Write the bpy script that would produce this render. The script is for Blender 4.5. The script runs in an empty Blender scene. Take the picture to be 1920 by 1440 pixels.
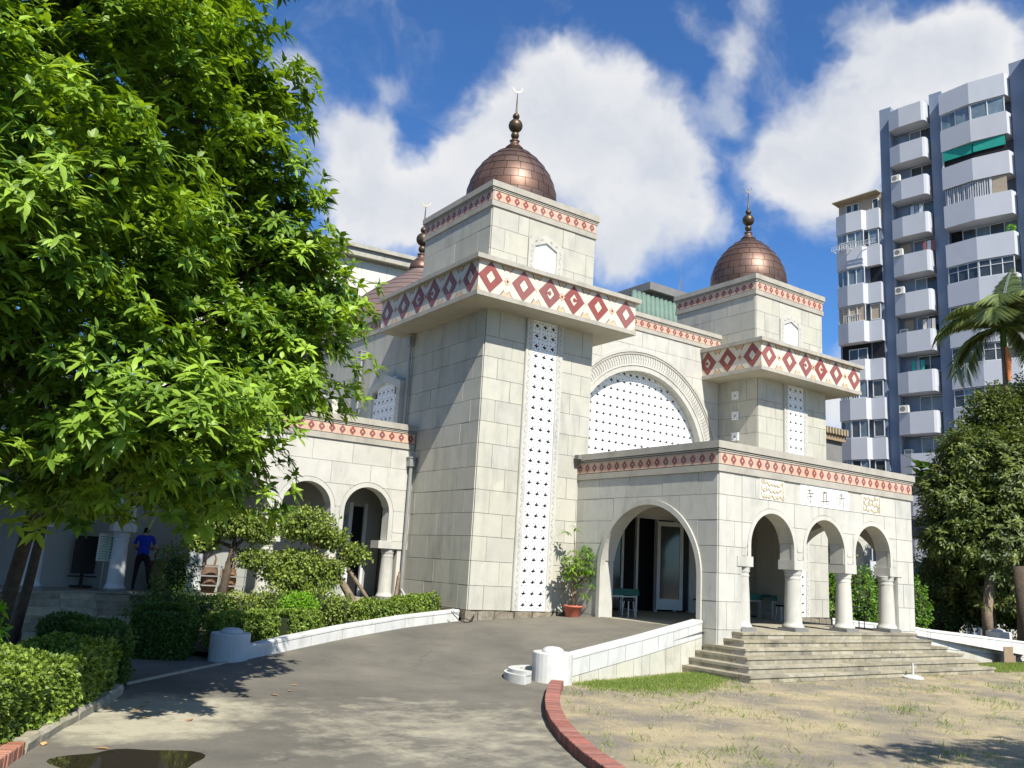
import bpy, bmesh, math, random
import numpy as np
from mathutils import Vector, Matrix, noise as mnoise
from mathutils.geometry import delaunay_2d_cdt

rng = np.random.default_rng(7)
random.seed(7)
sc = bpy.context.scene
col = sc.collection
PI = math.pi

# ------------------------------------------------------------------ camera
YAW, PITCH, ROLL = 0.604, 0.206, 0.058
CAM = Vector((-12.638, -19.781, 2.16))
Fw = Vector((math.sin(YAW)*math.cos(PITCH), math.cos(YAW)*math.cos(PITCH), math.sin(PITCH)))
R0 = Vector((math.cos(YAW), -math.sin(YAW), 0)); U0 = R0.cross(Fw)
Rt = R0*math.cos(ROLL) + U0*math.sin(ROLL); Up = -R0*math.sin(ROLL) + U0*math.cos(ROLL)
cd = bpy.data.cameras.new('camera'); cam = bpy.data.objects.new('camera', cd); col.objects.link(cam)
cam.matrix_world = Matrix(((Rt.x, Up.x, -Fw.x, CAM.x), (Rt.y, Up.y, -Fw.y, CAM.y), (Rt.z, Up.z, -Fw.z, CAM.z), (0, 0, 0, 1)))
cd.sensor_width = 36; cd.lens = 36*1623.2/1920; cd.clip_end = 3000; cd.clip_start = 0.05
sc.camera = cam

# ------------------------------------------------------------------ sun, sky, exposure
SUN = Vector((-0.205, -1.0, 1.09)).normalized()
EL = math.asin(SUN.z); ROT = math.atan2(SUN.x, SUN.y)
sd = bpy.data.lights.new('sun', 'SUN'); sun = bpy.data.objects.new('sun', sd); col.objects.link(sun)
sd.energy = 5.0; sd.angle = math.radians(0.53); sd.color = (1.0, 0.95, 0.86)
sun.rotation_euler = SUN.to_track_quat('Z', 'Y').to_euler(); sun.location = (0, 0, 60)
sc.view_settings.view_transform = 'Standard'; sc.view_settings.look = 'None'
sc.view_settings.exposure = 0.66; sc.view_settings.gamma = 1.0; sc.view_settings.use_curve_mapping = False

world = bpy.data.worlds.new('World'); sc.world = world; world.use_nodes = True
nt = world.node_tree; N = nt.nodes; L = nt.links; N.clear()
def nd(tree, typ, **kw):
    n = tree.nodes.new(typ)
    for k, v in kw.items():
        if hasattr(n, k): setattr(n, k, v)
    return n
def math_(tree, op, a, b=None, clamp=False):
    n = tree.nodes.new('ShaderNodeMath'); n.operation = op; n.use_clamp = clamp
    for i, v in enumerate((a, b)):
        if v is None: continue
        if isinstance(v, (int, float)): n.inputs[i].default_value = v
        else: tree.links.new(v, n.inputs[i])
    return n.outputs[0]
sky = nd(nt, 'ShaderNodeTexSky', sky_type='NISHITA'); sky.sun_disc = False
sky.sun_elevation = EL; sky.sun_rotation = ROT; sky.air_density = 1.0; sky.dust_density = 0.25; sky.ozone_density = 3.0; sky.altitude = 300
geo = nd(nt, 'ShaderNodeTexCoord')
vn = nd(nt, 'ShaderNodeVectorMath', operation='NORMALIZE'); L.new(geo.outputs['Generated'], vn.inputs[0])
def pixdir(px, py):
    return (Fw*1623.2 + Rt*(px-960) - Up*(py-720)).normalized()
# clouds: (direction seen in the photo, radius in radians, weight)
def noise_tex(tree, vec, scale, detail=6, rough=0.6, dist=0.0):
    n = tree.nodes.new('ShaderNodeTexNoise'); n.inputs['Scale'].default_value = scale; n.inputs['Detail'].default_value = detail
    n.inputs['Roughness'].default_value = rough; n.inputs['Distortion'].default_value = dist
    tree.links.new(vec, n.inputs['Vector']); return n
warp = noise_tex(nt, vn.outputs[0], 5.0, 5, 0.62)
wsub = nd(nt, 'ShaderNodeVectorMath', operation='SUBTRACT'); L.new(warp.outputs['Color'], wsub.inputs[0]); wsub.inputs[1].default_value = (.5, .5, .5)
wsc = nd(nt, 'ShaderNodeVectorMath', operation='SCALE'); L.new(wsub.outputs[0], wsc.inputs[0]); wsc.inputs['Scale'].default_value = 0.13
wadd = nd(nt, 'ShaderNodeVectorMath', operation='ADD'); L.new(vn.outputs[0], wadd.inputs[0]); L.new(wsc.outputs[0], wadd.inputs[1])
ZC = [(700, 225, 130, 1.), (850, 260, 165, 1.1), (1010, 320, 140, 1.), (1060, 410, 110, .8), (640, 360, 140, .95), (850, 430, 190, 1.1), (1000, 560, 130, .85), (1130, 570, 80, .6), (560, 450, 110, .8), (930, 630, 90, .6),
      (330, 330, 85, .7), (260, 440, 130, 1.), (400, 490, 120, .9), (300, 570, 140, 1.), (480, 560, 120, .9), (375, 205, 72, .42), (150, 185, 60, .7), (210, 330, 70, .5),
      (1410, 320, 125, 1.), (1330, 420, 105, .95), (1440, 480, 115, .9), (1540, 390, 120, .95), (1600, 200, 110, .95), (1700, 130, 125, 1.), (1790, 70, 100, .9), (1550, 60, 60, .55), (1850, 180, 70, .4),
      (1130, 55, 62, .36), (1232, 125, 62, .52), (1200, 200, 50, .42), (1280, 30, 62, .34), (1200, 280, 62, .55), (1470, 1000, 90, .9), (1480, 900, 60, .6), (-330, 300, 90, .4),
      (2350, 200, 400, .9), (2700, 900, 400, .8), (-1900, 500, 400, .8), (-1300, 200, 260, .6)]
CL = [(460+x*.76, y*.76, r*.76, w) for x, y, r, w in ZC]
acc = None
for px, py, rad, w in CL:
    d = pixdir(px, py); r = math.atan(rad/1650)
    dn = nd(nt, 'ShaderNodeVectorMath', operation='DISTANCE'); L.new(wadd.outputs[0], dn.inputs[0]); dn.inputs[1].default_value = d
    q = math_(nt, 'DIVIDE', dn.outputs['Value'], r*1.28); q = math_(nt, 'MULTIPLY', q, q)
    q = math_(nt, 'SUBTRACT', 1.0, q, True); q = math_(nt, 'MULTIPLY', q, q); q = math_(nt, 'MULTIPLY', q, w)
    acc = q if acc is None else math_(nt, 'ADD', acc, q)
# scattered clouds over the rest of the sky (behind the viewer)
sep = nd(nt, 'ShaderNodeSeparateXYZ'); L.new(vn.outputs[0], sep.inputs[0])
dd = nd(nt, 'ShaderNodeVectorMath', operation='DOT_PRODUCT'); L.new(vn.outputs[0], dd.inputs[0]); dd.inputs[1].default_value = Fw
back = math_(nt, 'SUBTRACT', 0.55, dd.outputs['Value'], True)
bn = noise_tex(nt, vn.outputs[0], 2.2, 5, 0.6)
back = math_(nt, 'MULTIPLY', math_(nt, 'MINIMUM', math_(nt, 'MULTIPLY', back, 2.5), 1.0), math_(nt, 'MULTIPLY', math_(nt, 'SUBTRACT', bn.outputs['Fac'], .5, True), 5.0))
acc = math_(nt, 'ADD', acc, back)
fine = noise_tex(nt, wadd.outputs[0], 9.0, 8, 0.62, 0.4)
den = math_(nt, 'ADD', math_(nt, 'MULTIPLY', acc, 1.25), math_(nt, 'MULTIPLY', math_(nt, 'SUBTRACT', fine.outputs['Fac'], 0.5), 1.75))
mr = nd(nt, 'ShaderNodeMapRange', interpolation_type='SMOOTHSTEP'); L.new(den, mr.inputs['Value'])
mr.inputs['From Min'].default_value = 0.02; mr.inputs['From Max'].default_value = 1.2
# clouds are greyer where thick and towards their bases
sh = noise_tex(nt, wadd.outputs[0], 5.5, 5, 0.55)
thick = math_(nt, 'ADD', math_(nt, 'MULTIPLY', math_(nt, 'SUBTRACT', sh.outputs['Fac'], 0.44, True), 2.2), math_(nt, 'MULTIPLY', math_(nt, 'SUBTRACT', acc, 0.75, True), math_(nt, 'MULTIPLY', fine.outputs['Fac'], .75)), True)
cr = nd(nt, 'ShaderNodeMix', data_type='RGBA'); L.new(thick, cr.inputs['Factor'])
cr.inputs[6].default_value = (0.97, 0.98, 1.0, 1); cr.inputs[7].default_value = (0.52, 0.60, 0.75, 1)
skm = nd(nt, 'ShaderNodeMix', data_type='RGBA', blend_type='MULTIPLY'); skm.inputs['Factor'].default_value = 1
L.new(sky.outputs[0], skm.inputs[6]); skm.inputs[7].default_value = (0.50, 0.84, 1.20, 1)
bs = nd(nt, 'ShaderNodeVectorMath', operation='SCALE'); L.new(skm.outputs[2], bs.inputs[0]); bs.inputs['Scale'].default_value = 0.087
cs = nd(nt, 'ShaderNodeVectorMath', operation='SCALE'); L.new(cr.outputs[2], cs.inputs[0]); cs.inputs['Scale'].default_value = 0.56
mx = nd(nt, 'ShaderNodeMix', data_type='RGBA'); L.new(mr.outputs[0], mx.inputs['Factor']); L.new(bs.outputs[0], mx.inputs[6]); L.new(cs.outputs[0], mx.inputs[7])
bg = nd(nt, 'ShaderNodeBackground'); L.new(mx.outputs[2], bg.inputs['Color']); bg.inputs['Strength'].default_value = 1.0
wo = nd(nt, 'ShaderNodeOutputWorld'); L.new(bg.outputs[0], wo.inputs['Surface'])

# ------------------------------------------------------------------ materials
def new_mat(name):
    m = bpy.data.materials.new(name); m.use_nodes = True
    return m, m.node_tree, m.node_tree.nodes['Principled BSDF']
def rgb(c): return (c[0], c[1], c[2], 1)
def mat(name, c1, c2=None, scale=3.0, rough=0.8, objvar=0.0, bump=0.0, bscale=40, metal=0.0, stain=None, stain_scale=0.8, stain_amt=0.5, streak=0.0, spec=0.3, detail=5, alpha=None):
    m, t, b = new_mat(name); b.inputs['Roughness'].default_value = rough; b.inputs['Metallic'].default_value = metal
    b.inputs['Specular IOR Level'].default_value = spec
    g = nd(t, 'ShaderNodeNewGeometry'); pos = g.outputs['Position']
    if c2 is None: c2 = tuple(x*0.8 for x in c1)
    n = noise_tex(t, pos, scale, detail, 0.6)
    r = nd(t, 'ShaderNodeMapRange'); t.links.new(n.outputs['Fac'], r.inputs['Value']); r.inputs['From Min'].default_value = .3; r.inputs['From Max'].default_value = .7
    mxn = nd(t, 'ShaderNodeMix', data_type='RGBA'); t.links.new(r.outputs[0], mxn.inputs['Factor']); mxn.inputs[6].default_value = rgb(c1); mxn.inputs[7].default_value = rgb(c2)
    out = mxn.outputs[2]
    if stain is not None:
        mp = nd(t, 'ShaderNodeMapping'); t.links.new(pos, mp.inputs[0]); mp.inputs['Scale'].default_value = (1, 1, 1-streak*0.85)
        sn = noise_tex(t, mp.outputs[0], stain_scale, 7, 0.68)
        sr = nd(t, 'ShaderNodeMapRange'); t.links.new(sn.outputs['Fac'], sr.inputs['Value']); sr.inputs['From Min'].default_value = .5; sr.inputs['From Max'].default_value = .75; sr.inputs['To Max'].default_value = stain_amt
        m2 = nd(t, 'ShaderNodeMix', data_type='RGBA'); t.links.new(sr.outputs[0], m2.inputs['Factor']); t.links.new(out, m2.inputs[6]); m2.inputs[7].default_value = rgb(stain); out = m2.outputs[2]
    if objvar > 0:
        oi = nd(t, 'ShaderNodeObjectInfo'); hs = nd(t, 'ShaderNodeHueSaturation')
        v = nd(t, 'ShaderNodeMapRange'); t.links.new(oi.outputs['Random'], v.inputs['Value']); v.inputs['To Min'].default_value = 1-objvar; v.inputs['To Max'].default_value = 1+objvar
        t.links.new(v.outputs[0], hs.inputs['Value']); t.links.new(out, hs.inputs['Color'])
        v2 = math_(t, 'ADD', math_(t, 'MULTIPLY', math_(t, 'FRACT', math_(t, 'MULTIPLY', oi.outputs['Random'], 37.7)), 0.22), 0.88); t.links.new(v2, hs.inputs['Saturation'])
        out = hs.outputs['Color']
    t.links.new(out, b.inputs['Base Color'])
    if bump > 0:
        bn_ = noise_tex(t, pos, bscale, 6, 0.65); bp = nd(t, 'ShaderNodeBump'); bp.inputs['Strength'].default_value = bump; bp.inputs['Distance'].default_value = 0.02
        t.links.new(bn_.outputs['Fac'], bp.inputs['Height']); t.links.new(bp.outputs[0], b.inputs['Normal'])
    if alpha is not None: b.inputs['Alpha'].default_value = alpha
    return m
def leaf_mat(name, c1, c2, trans=0.35, rough=0.42, spec=0.4):
    m, t, b = new_mat(name); b.inputs['Roughness'].default_value = rough; b.inputs['Specular IOR Level'].default_value = spec
    at = nd(t, 'ShaderNodeAttribute'); at.attribute_name = 'v'
    mxn = nd(t, 'ShaderNodeMix', data_type='RGBA'); t.links.new(at.outputs['Fac'], mxn.inputs['Factor']); mxn.inputs[6].default_value = rgb(c1); mxn.inputs[7].default_value = rgb(c2)
    t.links.new(mxn.outputs[2], b.inputs['Base Color'])
    tr = nd(t, 'ShaderNodeBsdfTranslucent'); hs = nd(t, 'ShaderNodeHueSaturation'); hs.inputs['Value'].default_value = 1.7; hs.inputs['Hue'].default_value = .485; hs.inputs['Saturation'].default_value = 1.1
    t.links.new(mxn.outputs[2], hs.inputs['Color']); t.links.new(hs.outputs[0], tr.inputs['Color'])
    ms = nd(t, 'ShaderNodeMixShader'); ms.inputs[0].default_value = trans; t.links.new(b.outputs[0], ms.inputs[1]); t.links.new(tr.outputs[0], ms.inputs[2])
    t.links.new(ms.outputs[0], t.nodes['Material Output'].inputs['Surface'])
    return m
M = {}
M['stone'] = mat('panel_stone', (.46, .445, .37), (.40, .39, .335), 2.2, .82, .055, .06, 60, stain=(.22, .22, .195), stain_scale=2.0, stain_amt=.6, streak=.85)
M['stone_pale'] = mat('pale_stone', (.50, .488, .43), (.44, .43, .385), 2.5, .8, .06, .05, 60, stain=(.24, .24, .215), stain_scale=2.2, stain_amt=.55, streak=.85)
M['mortar'] = mat('dark_joint', (.10, .098, .088), None, 4, .95)
M['trim'] = mat('cornice_stone', (.40, .375, .315), (.33, .31, .265), 3, .85, .0, .1, 50, stain=(.16, .155, .13), stain_scale=1.6, stain_amt=.55, streak=.6)
M['soffit'] = mat('soffit_plaster', (.42, .39, .31), (.36, .335, .27), 2, .9, 0, .05, 40, stain=(.25, .23, .18), stain_scale=.9, stain_amt=.5)
M['white'] = mat('white_screen', (.76, .78, .77), (.72, .74, .73), 3, .6)
M['whiteglass'] = mat('white_pane', (.80, .82, .80), (.78, .80, .78), 1, .35)
M['dark'] = mat('painted_darkness', (.015, .015, .016), None, 2, .9)  # near-black colour stands in for unlit depth behind screens and openings
M['red'] = mat('red_tile', (.26, .085, .075), (.225, .072, .064), 4, .5, .08)
M['pink'] = mat('pink_tile', (.58, .385, .28), (.53, .345, .25), 3, .5, .06)
M['peach'] = mat('peach_tile', (.60, .43, .26), (.55, .37, .24), 3, .5, .08)
M['cream'] = mat('cream_tile', (.61, .55, .44), (.56, .50, .40), 5, .5, .05)
M['band_line'] = mat('pale_band_line', (.64, .50, .38), (.6, .46, .35), 3, .5)
M['line'] = mat('dark_tile_edge', (.05, .04, .035), None, 3, .7)
M['copper'] = mat('copper_sheet', (.165, .10, .072), (.125, .075, .056), 3, .48, .12, .12, 4, metal=.65, stain=(.12, .075, .062), stain_scale=2.5, stain_amt=.6, spec=.5)
M['copperline'] = mat('copper_seam', (.05, .03, .025), None, 3, .5, metal=.6)
M['copper_dull'] = mat('weathered_copper', (.20, .135, .12), (.165, .115, .10), 3, .6, .05, .1, 9, metal=.35)
M['bronze'] = mat('bronze', (.115, .082, .05), (.075, .058, .04), 8, .45, metal=.7)
M['gold'] = mat('pale_gilt', (.34, .31, .22), None, 8, .4, metal=.6)
M['plaster'] = mat('painted_plaster', (.66, .65, .58), (.60, .59, .53), 2, .85, 0, .04, 30, stain=(.42, .41, .36), stain_scale=1.2, stain_amt=.3)
M['whitewall'] = mat('white_painted_block', (.57, .575, .54), (.50, .50, .475), 3, .75, .04, .08, 40, stain=(.26, .26, .22), stain_scale=3.2, stain_amt=.6, streak=.7)
M['whitewall_low'] = mat('stained_white_block', (.50, .49, .41), (.44, .43, .355), 3, .8, .05, .1, 40, stain=(.26, .24, .16), stain_scale=3.2, stain_amt=.7, streak=.6)
M['postgrey'] = mat('grey_render', (.50, .52, .52), (.43, .45, .45), 4, .8, 0, .1, 40, stain=(.30, .31, .30), stain_scale=2.2, stain_amt=.5)
M['step'] = mat('step_stone', (.36, .33, .24), (.23, .205, .15), 5, .9, .22, .3, 30, stain=(.075, .07, .055), stain_scale=2.0, stain_amt=.75)
M['rough'] = mat('rough_stone', (.30, .26, .19), (.15, .13, .10), 7, .95, .15, .6, 14, stain=(.07, .06, .05), stain_scale=4, stain_amt=.7)
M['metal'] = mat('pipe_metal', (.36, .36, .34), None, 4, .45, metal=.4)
M['brick'] = mat('kerb_brick', (.29, .125, .095), (.22, .095, .075), 12, .9, .26, .15, 60)
M['brick_old'] = mat('old_brick', (.36, .16, .10), (.28, .14, .10), 12, .9, .25, .3, 60, stain=(.3, .27, .22), stain_scale=6, stain_amt=.6)
M['kmortar'] = mat('kerb_mortar', (.48, .42, .36), (.38, .33, .28), 12, .95, 0, .2, 60)
M['concrete'] = mat('concrete', (.36, .33, .25), (.27, .25, .19), 5, .95, .08, .4, 40, stain=(.15, .14, .10), stain_scale=3, stain_amt=.6)
M['bark'] = mat('bark', (.10, .075, .05), (.05, .04, .03), 9, .95, 0, .6, 20)
M['bark_pale'] = mat('pale_bark', (.28, .22, .15), (.16, .12, .08), 9, .95, 0, .6, 20)
M['terracotta'] = mat('terracotta', (.48, .14, .085), (.40, .12, .075), 5, .6)
M['green_top'] = mat('green_cloth', (.02, .13, .10), None, 4, .6)
M['steel'] = mat('white_steel', (.62, .62, .60), None, 3, .4, metal=.3)
M['soil'] = mat('dark_soil', (.085, .065, .045), (.05, .04, .028), 5, .95, 0, .5, 12)
M['glass_dark'] = mat('dark_glass', (.03, .04, .045), (.05, .06, .065), 1.5, .08, spec=.7)
M['glass_blue'] = mat('curtained_glass', (.16, .22, .26), (.09, .13, .16), 1.6, .12, .25, spec=.7, stain=(.30, .36, .38), stain_scale=1.8, stain_amt=.5, streak=.9)
M['glass_green'] = mat('teal_glass', (.05, .30, .24), (.03, .22, .2), 2, .3, spec=.6)
M['aptgrey'] = mat('apartment_wall', (.225, .27, .35), (.20, .245, .315), .5, .85, 0, .03, 10, stain=(.14, .17, .22), stain_scale=.5, stain_amt=.35, streak=.8)
M['aptwhite'] = mat('balcony_paint', (.50, .515, .55), (.46, .475, .505), .6, .8, .05, 0, 10, stain=(.40, .41, .43), stain_scale=.7, stain_amt=.4, streak=.8)
M['frame_white'] = mat('white_frame', (.62, .64, .64), None, 2, .6)
M['ac'] = mat('ac_casing', (.66, .65, .58), None, 2, .6)
M['beige'] = mat('beige_shutter', (.42, .34, .25), (.36, .29, .21), 4, .7)
M['greensheet'] = mat('green_sheet', (.02, .32, .24), (.015, .26, .20), 4, .6)
M['yellowroof'] = mat('corrugated_roof', (.36, .30, .19), (.30, .25, .17), 3, .7)
M['greenroof'] = mat('pale_green_tile', (.14, .21, .165), (.11, .17, .14), 2, .7)
M['cream_bldg'] = mat('cream_building', (.62, .60, .50), (.58, .56, .47), .8, .8)
M['greybox'] = mat('grey_roof', (.20, .20, .19), None, 1, .9)
M['black'] = mat('black', (.012, .012, .013), None, 3, .5)
M['skin'] = mat('skin', (.42, .25, .17), None, 3, .6)
M['blue'] = mat('blue_shirt', (.015, .04, .42), (.012, .03, .34), 6, .8)
M['trouser'] = mat('dark_trousers', (.014, .014, .018), None, 3, .85)
M['hair'] = mat('hair', (.01, .009, .008), None, 3, .6)
M['sign'] = mat('sign_board', (.60, .64, .58), None, 3, .5)
M['carved'] = mat('carved_wood', (.24, .15, .09), (.12, .07, .045), 14, .8, .2, .5, 12)
M['redplastic'] = mat('red_plastic', (.55, .03, .05), None, 3, .4)
M['cardboard'] = mat('brown_board', (.30, .22, .14), None, 5, .9)
M['orange'] = mat('orange_husk', (.60, .20, .06), (.5, .16, .05), 8, .7)
M['deadleaf'] = mat('dead_leaf', (.50, .33, .14), (.40, .20, .09), 9, .8, .3)
M['silver'] = mat('tan_tile', (.19, .135, .08), None, 3, .7)
M['plaque'] = mat('pale_plaque', (.66, .64, .57), None, 3, .7)
M['relief'] = mat('relief_letters', (.40, .32, .19), (.5, .42, .28), 9, .8)
M['straw'] = leaf_mat('dry_straw', (.30, .24, .13), (.50, .42, .26), .2, .7)
M['gallery'] = mat('shade_toned_plaster', (.31, .32, .30), (.28, .29, .27), 2, .9)  # white plaster toned down, the gallery's shade is put into its colour
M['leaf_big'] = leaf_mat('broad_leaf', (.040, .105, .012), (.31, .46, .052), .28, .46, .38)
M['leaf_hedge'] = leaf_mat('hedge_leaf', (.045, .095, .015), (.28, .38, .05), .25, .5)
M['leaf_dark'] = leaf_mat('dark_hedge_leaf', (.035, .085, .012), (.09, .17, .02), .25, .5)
M['leaf_top'] = leaf_mat('topiary_leaf', (.05, .09, .018), (.29, .37, .06), .25, .45)
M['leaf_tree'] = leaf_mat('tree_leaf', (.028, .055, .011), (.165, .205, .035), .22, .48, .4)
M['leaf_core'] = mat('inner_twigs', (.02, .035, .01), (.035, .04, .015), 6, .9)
M['leaf_lime'] = leaf_mat('lime_leaf', (.10, .24, .01), (.24, .46, .03), .35, .5)
M['leaf_palm'] = leaf_mat('palm_leaf', (.07, .11, .03), (.30, .36, .13), .35, .35, .5)
M['leaf_pot'] = leaf_mat('umbrella_leaf', (.07, .17, .02), (.25, .36, .05), .35, .35, .5)
M['grass'] = leaf_mat('grass_blade', (.10, .19, .03), (.26, .30, .07), .3, .6)
M['cypress'] = leaf_mat('conifer_spray', (.05, .13, .015), (.16, .30, .03), .3, .6)

def drive_mat():
    m, t, b = new_mat('worn_asphalt'); g = nd(t, 'ShaderNodeNewGeometry'); pos = g.outputs['Position']
    n1 = noise_tex(t, pos, .55, 7, .66); n2 = noise_tex(t, pos, 6, 6, .7); n3 = noise_tex(t, pos, 55, 4, .7)
    r = nd(t, 'ShaderNodeValToRGB'); t.links.new(n1.outputs['Fac'], r.inputs[0])
    r.color_ramp.elements[0].position = .3; r.color_ramp.elements[0].color = (.098, .092, .077, 1); r.color_ramp.elements[1].position = .72; r.color_ramp.elements[1].color = (.185, .17, .135, 1)
    # pale dried mud on the low side of the drive
    sp = nd(t, 'ShaderNodeSeparateXYZ'); t.links.new(pos, sp.inputs[0])
    def blob(cx, cy, rx, ry):
        dx = math_(t, 'DIVIDE', math_(t, 'SUBTRACT', sp.outputs[0], cx), rx); dy = math_(t, 'DIVIDE', math_(t, 'SUBTRACT', sp.outputs[1], cy), ry)
        return math_(t, 'SUBTRACT', 1.0, math_(t, 'ADD', math_(t, 'MULTIPLY', dx, dx), math_(t, 'MULTIPLY', dy, dy)), False)
    mk = math_(t, 'MAXIMUM', math_(t, 'MAXIMUM', blob(-9.3, -7.2, 1.7, 1.5), blob(-9.9, -8.3, 1.4, 1.0)), math_(t, 'MULTIPLY', blob(-6.3, -9.6, 2.4, 2.6), .38))
    wob = math_(t, 'MULTIPLY', math_(t, 'SUBTRACT', noise_tex(t, pos, 1.8, 7, .7).outputs['Fac'], .5), 2.6)
    mud = nd(t, 'ShaderNodeMapRange'); t.links.new(math_(t, 'ADD', mk, wob), mud.inputs['Value']); mud.inputs['From Min'].default_value = .05; mud.inputs['From Max'].default_value = .9; mud.inputs['To Max'].default_value = .9
    m1 = nd(t, 'ShaderNodeMix', data_type='RGBA'); t.links.new(mud.outputs[0], m1.inputs['Factor']); t.links.new(r.outputs[0], m1.inputs[6]); m1.inputs[7].default_value = (.40, .37, .27, 1)
    # white scuffs
    sc_ = nd(t, 'ShaderNodeMapRange'); t.links.new(noise_tex(t, pos, 2.6, 9, .78).outputs['Fac'], sc_.inputs['Value']); sc_.inputs['From Min'].default_value = .655; sc_.inputs['From Max'].default_value = .72; sc_.inputs['To Max'].default_value = .55
    m2 = nd(t, 'ShaderNodeMix', data_type='RGBA'); t.links.new(sc_.outputs[0], m2.inputs['Factor']); t.links.new(m1.outputs[2], m2.inputs[6]); m2.inputs[7].default_value = (.36, .34, .29, 1)
    dk = nd(t, 'ShaderNodeMapRange'); t.links.new(n2.outputs['Fac'], dk.inputs['Value']); dk.inputs['From Min'].default_value = .62; dk.inputs['From Max'].default_value = .75; dk.inputs['To Max'].default_value = .4
    m3 = nd(t, 'ShaderNodeMix', data_type='RGBA'); t.links.new(dk.outputs[0], m3.inputs['Factor']); t.links.new(m2.outputs[2], m3.inputs[6]); m3.inputs[7].default_value = (.055, .05, .042, 1)
    g2 = nd(t, 'ShaderNodeMix', data_type='RGBA', blend_type='MULTIPLY'); g2.inputs['Factor'].default_value = .5; t.links.new(m3.outputs[2], g2.inputs[6])
    gr = nd(t, 'ShaderNodeMapRange'); t.links.new(n3.outputs['Fac'], gr.inputs['Value']); gr.inputs['To Min'].default_value = .45; gr.inputs['To Max'].default_value = 1.6; t.links.new(gr.outputs[0], g2.inputs[7])
    vo = nd(t, 'ShaderNodeTexVoronoi', feature='DISTANCE_TO_EDGE'); wv = nd(t, 'ShaderNodeVectorMath', operation='ADD'); t.links.new(pos, wv.inputs[0]); wz = nd(t, 'ShaderNodeVectorMath', operation='SCALE'); t.links.new(noise_tex(t, pos, 2.2, 6, .7).outputs['Color'], wz.inputs[0]); wz.inputs['Scale'].default_value = .7; t.links.new(wz.outputs[0], wv.inputs[1]); t.links.new(wv.outputs[0], vo.inputs['Vector']); vo.inputs['Scale'].default_value = .33
    ck = nd(t, 'ShaderNodeMapRange'); t.links.new(vo.outputs['Distance'], ck.inputs['Value']); ck.inputs['From Min'].default_value = .0; ck.inputs['From Max'].default_value = .006; ck.inputs['To Min'].default_value = .55; ck.inputs['To Max'].default_value = 0
    ckm = math_(t, 'MULTIPLY', ck.outputs[0], math_(t, 'MULTIPLY', math_(t, 'SUBTRACT', noise_tex(t, pos, .8, 2).outputs['Fac'], .45, True), 6.0, True))
    m4 = nd(t, 'ShaderNodeMix', data_type='RGBA'); t.links.new(ckm, m4.inputs['Factor']); t.links.new(g2.outputs[2], m4.inputs[6]); m4.inputs[7].default_value = (.03, .028, .024, 1)
    sp2 = nd(t, 'ShaderNodeMapRange'); t.links.new(noise_tex(t, pos, 17, 3, .6).outputs['Fac'], sp2.inputs['Value']); sp2.inputs['From Min'].default_value = .72; sp2.inputs['From Max'].default_value = .76; sp2.inputs['To Max'].default_value = .5
    m5 = nd(t, 'ShaderNodeMix', data_type='RGBA'); t.links.new(sp2.outputs[0], m5.inputs['Factor']); t.links.new(m4.outputs[2], m5.inputs[6]); m5.inputs[7].default_value = (.42, .40, .33, 1)
    t.links.new(m5.outputs[2], b.inputs['Base Color']); b.inputs['Roughness'].default_value = .9; b.inputs['Specular IOR Level'].default_value = .2
    bp = nd(t, 'ShaderNodeBump'); bp.inputs['Strength'].default_value = .35; bp.inputs['Distance'].default_value = .01; t.links.new(n3.outputs['Fac'], bp.inputs['Height']); t.links.new(bp.outputs[0], b.inputs['Normal'])
    return m
M['drive'] = drive_mat()
def garden_mat():
    m, t, b = new_mat('dry_sandy_ground'); g = nd(t, 'ShaderNodeNewGeometry'); pos = g.outputs['Position']
    n1 = noise_tex(t, pos, .6, 6, .68); n2 = noise_tex(t, pos, 3.2, 8, .72); n3 = noise_tex(t, pos, 42, 5, .75)
    r = nd(t, 'ShaderNodeValToRGB'); t.links.new(n1.outputs['Fac'], r.inputs[0]); e = r.color_ramp.elements
    e[0].position = .40; e[0].color = (.235, .21, .165, 1); e[1].position = .60; e[1].color = (.43, .36, .22, 1)
    r2 = nd(t, 'ShaderNodeMapRange'); t.links.new(n2.outputs['Fac'], r2.inputs['Value']); r2.inputs['From Min'].default_value = .56; r2.inputs['From Max'].default_value = .74; r2.inputs['To Max'].default_value = .55
    m1 = nd(t, 'ShaderNodeMix', data_type='RGBA'); t.links.new(r2.outputs[0], m1.inputs['Factor']); t.links.new(r.outputs[0], m1.inputs[6]); m1.inputs[7].default_value = (.12, .12, .055, 1)
    gr = nd(t, 'ShaderNodeMapRange'); t.links.new(n3.outputs['Fac'], gr.inputs['Value']); gr.inputs['From Min'].default_value = .3; gr.inputs['From Max'].default_value = .7; gr.inputs['To Min'].default_value = .6; gr.inputs['To Max'].default_value = 1.3
    g2 = nd(t, 'ShaderNodeMix', data_type='RGBA', blend_type='MULTIPLY'); g2.inputs['Factor'].default_value = .8; t.links.new(m1.outputs[2], g2.inputs[6]); t.links.new(gr.outputs[0], g2.inputs[7])
    t.links.new(g2.outputs[2], b.inputs['Base Color']); b.inputs['Roughness'].default_value = .97; b.inputs['Specular IOR Level'].default_value = .1
    bp = nd(t, 'ShaderNodeBump'); bp.inputs['Strength'].default_value = .7; bp.inputs['Distance'].default_value = .03
    hs = math_(t, 'ADD', n3.outputs['Fac'], math_(t, 'MULTIPLY', n2.outputs['Fac'], 1.5)); t.links.new(hs, bp.inputs['Height']); t.links.new(bp.outputs[0], b.inputs['Normal'])
    return m
M['garden'] = garden_mat()
def water_mat():
    m, t, b = new_mat('puddle_water'); b.inputs['Base Color'].default_value = (.028, .022, .014, 1); b.inputs['Roughness'].default_value = .04; b.inputs['Specular IOR Level'].default_value = .5
    return m
M['water'] = water_mat()

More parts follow.
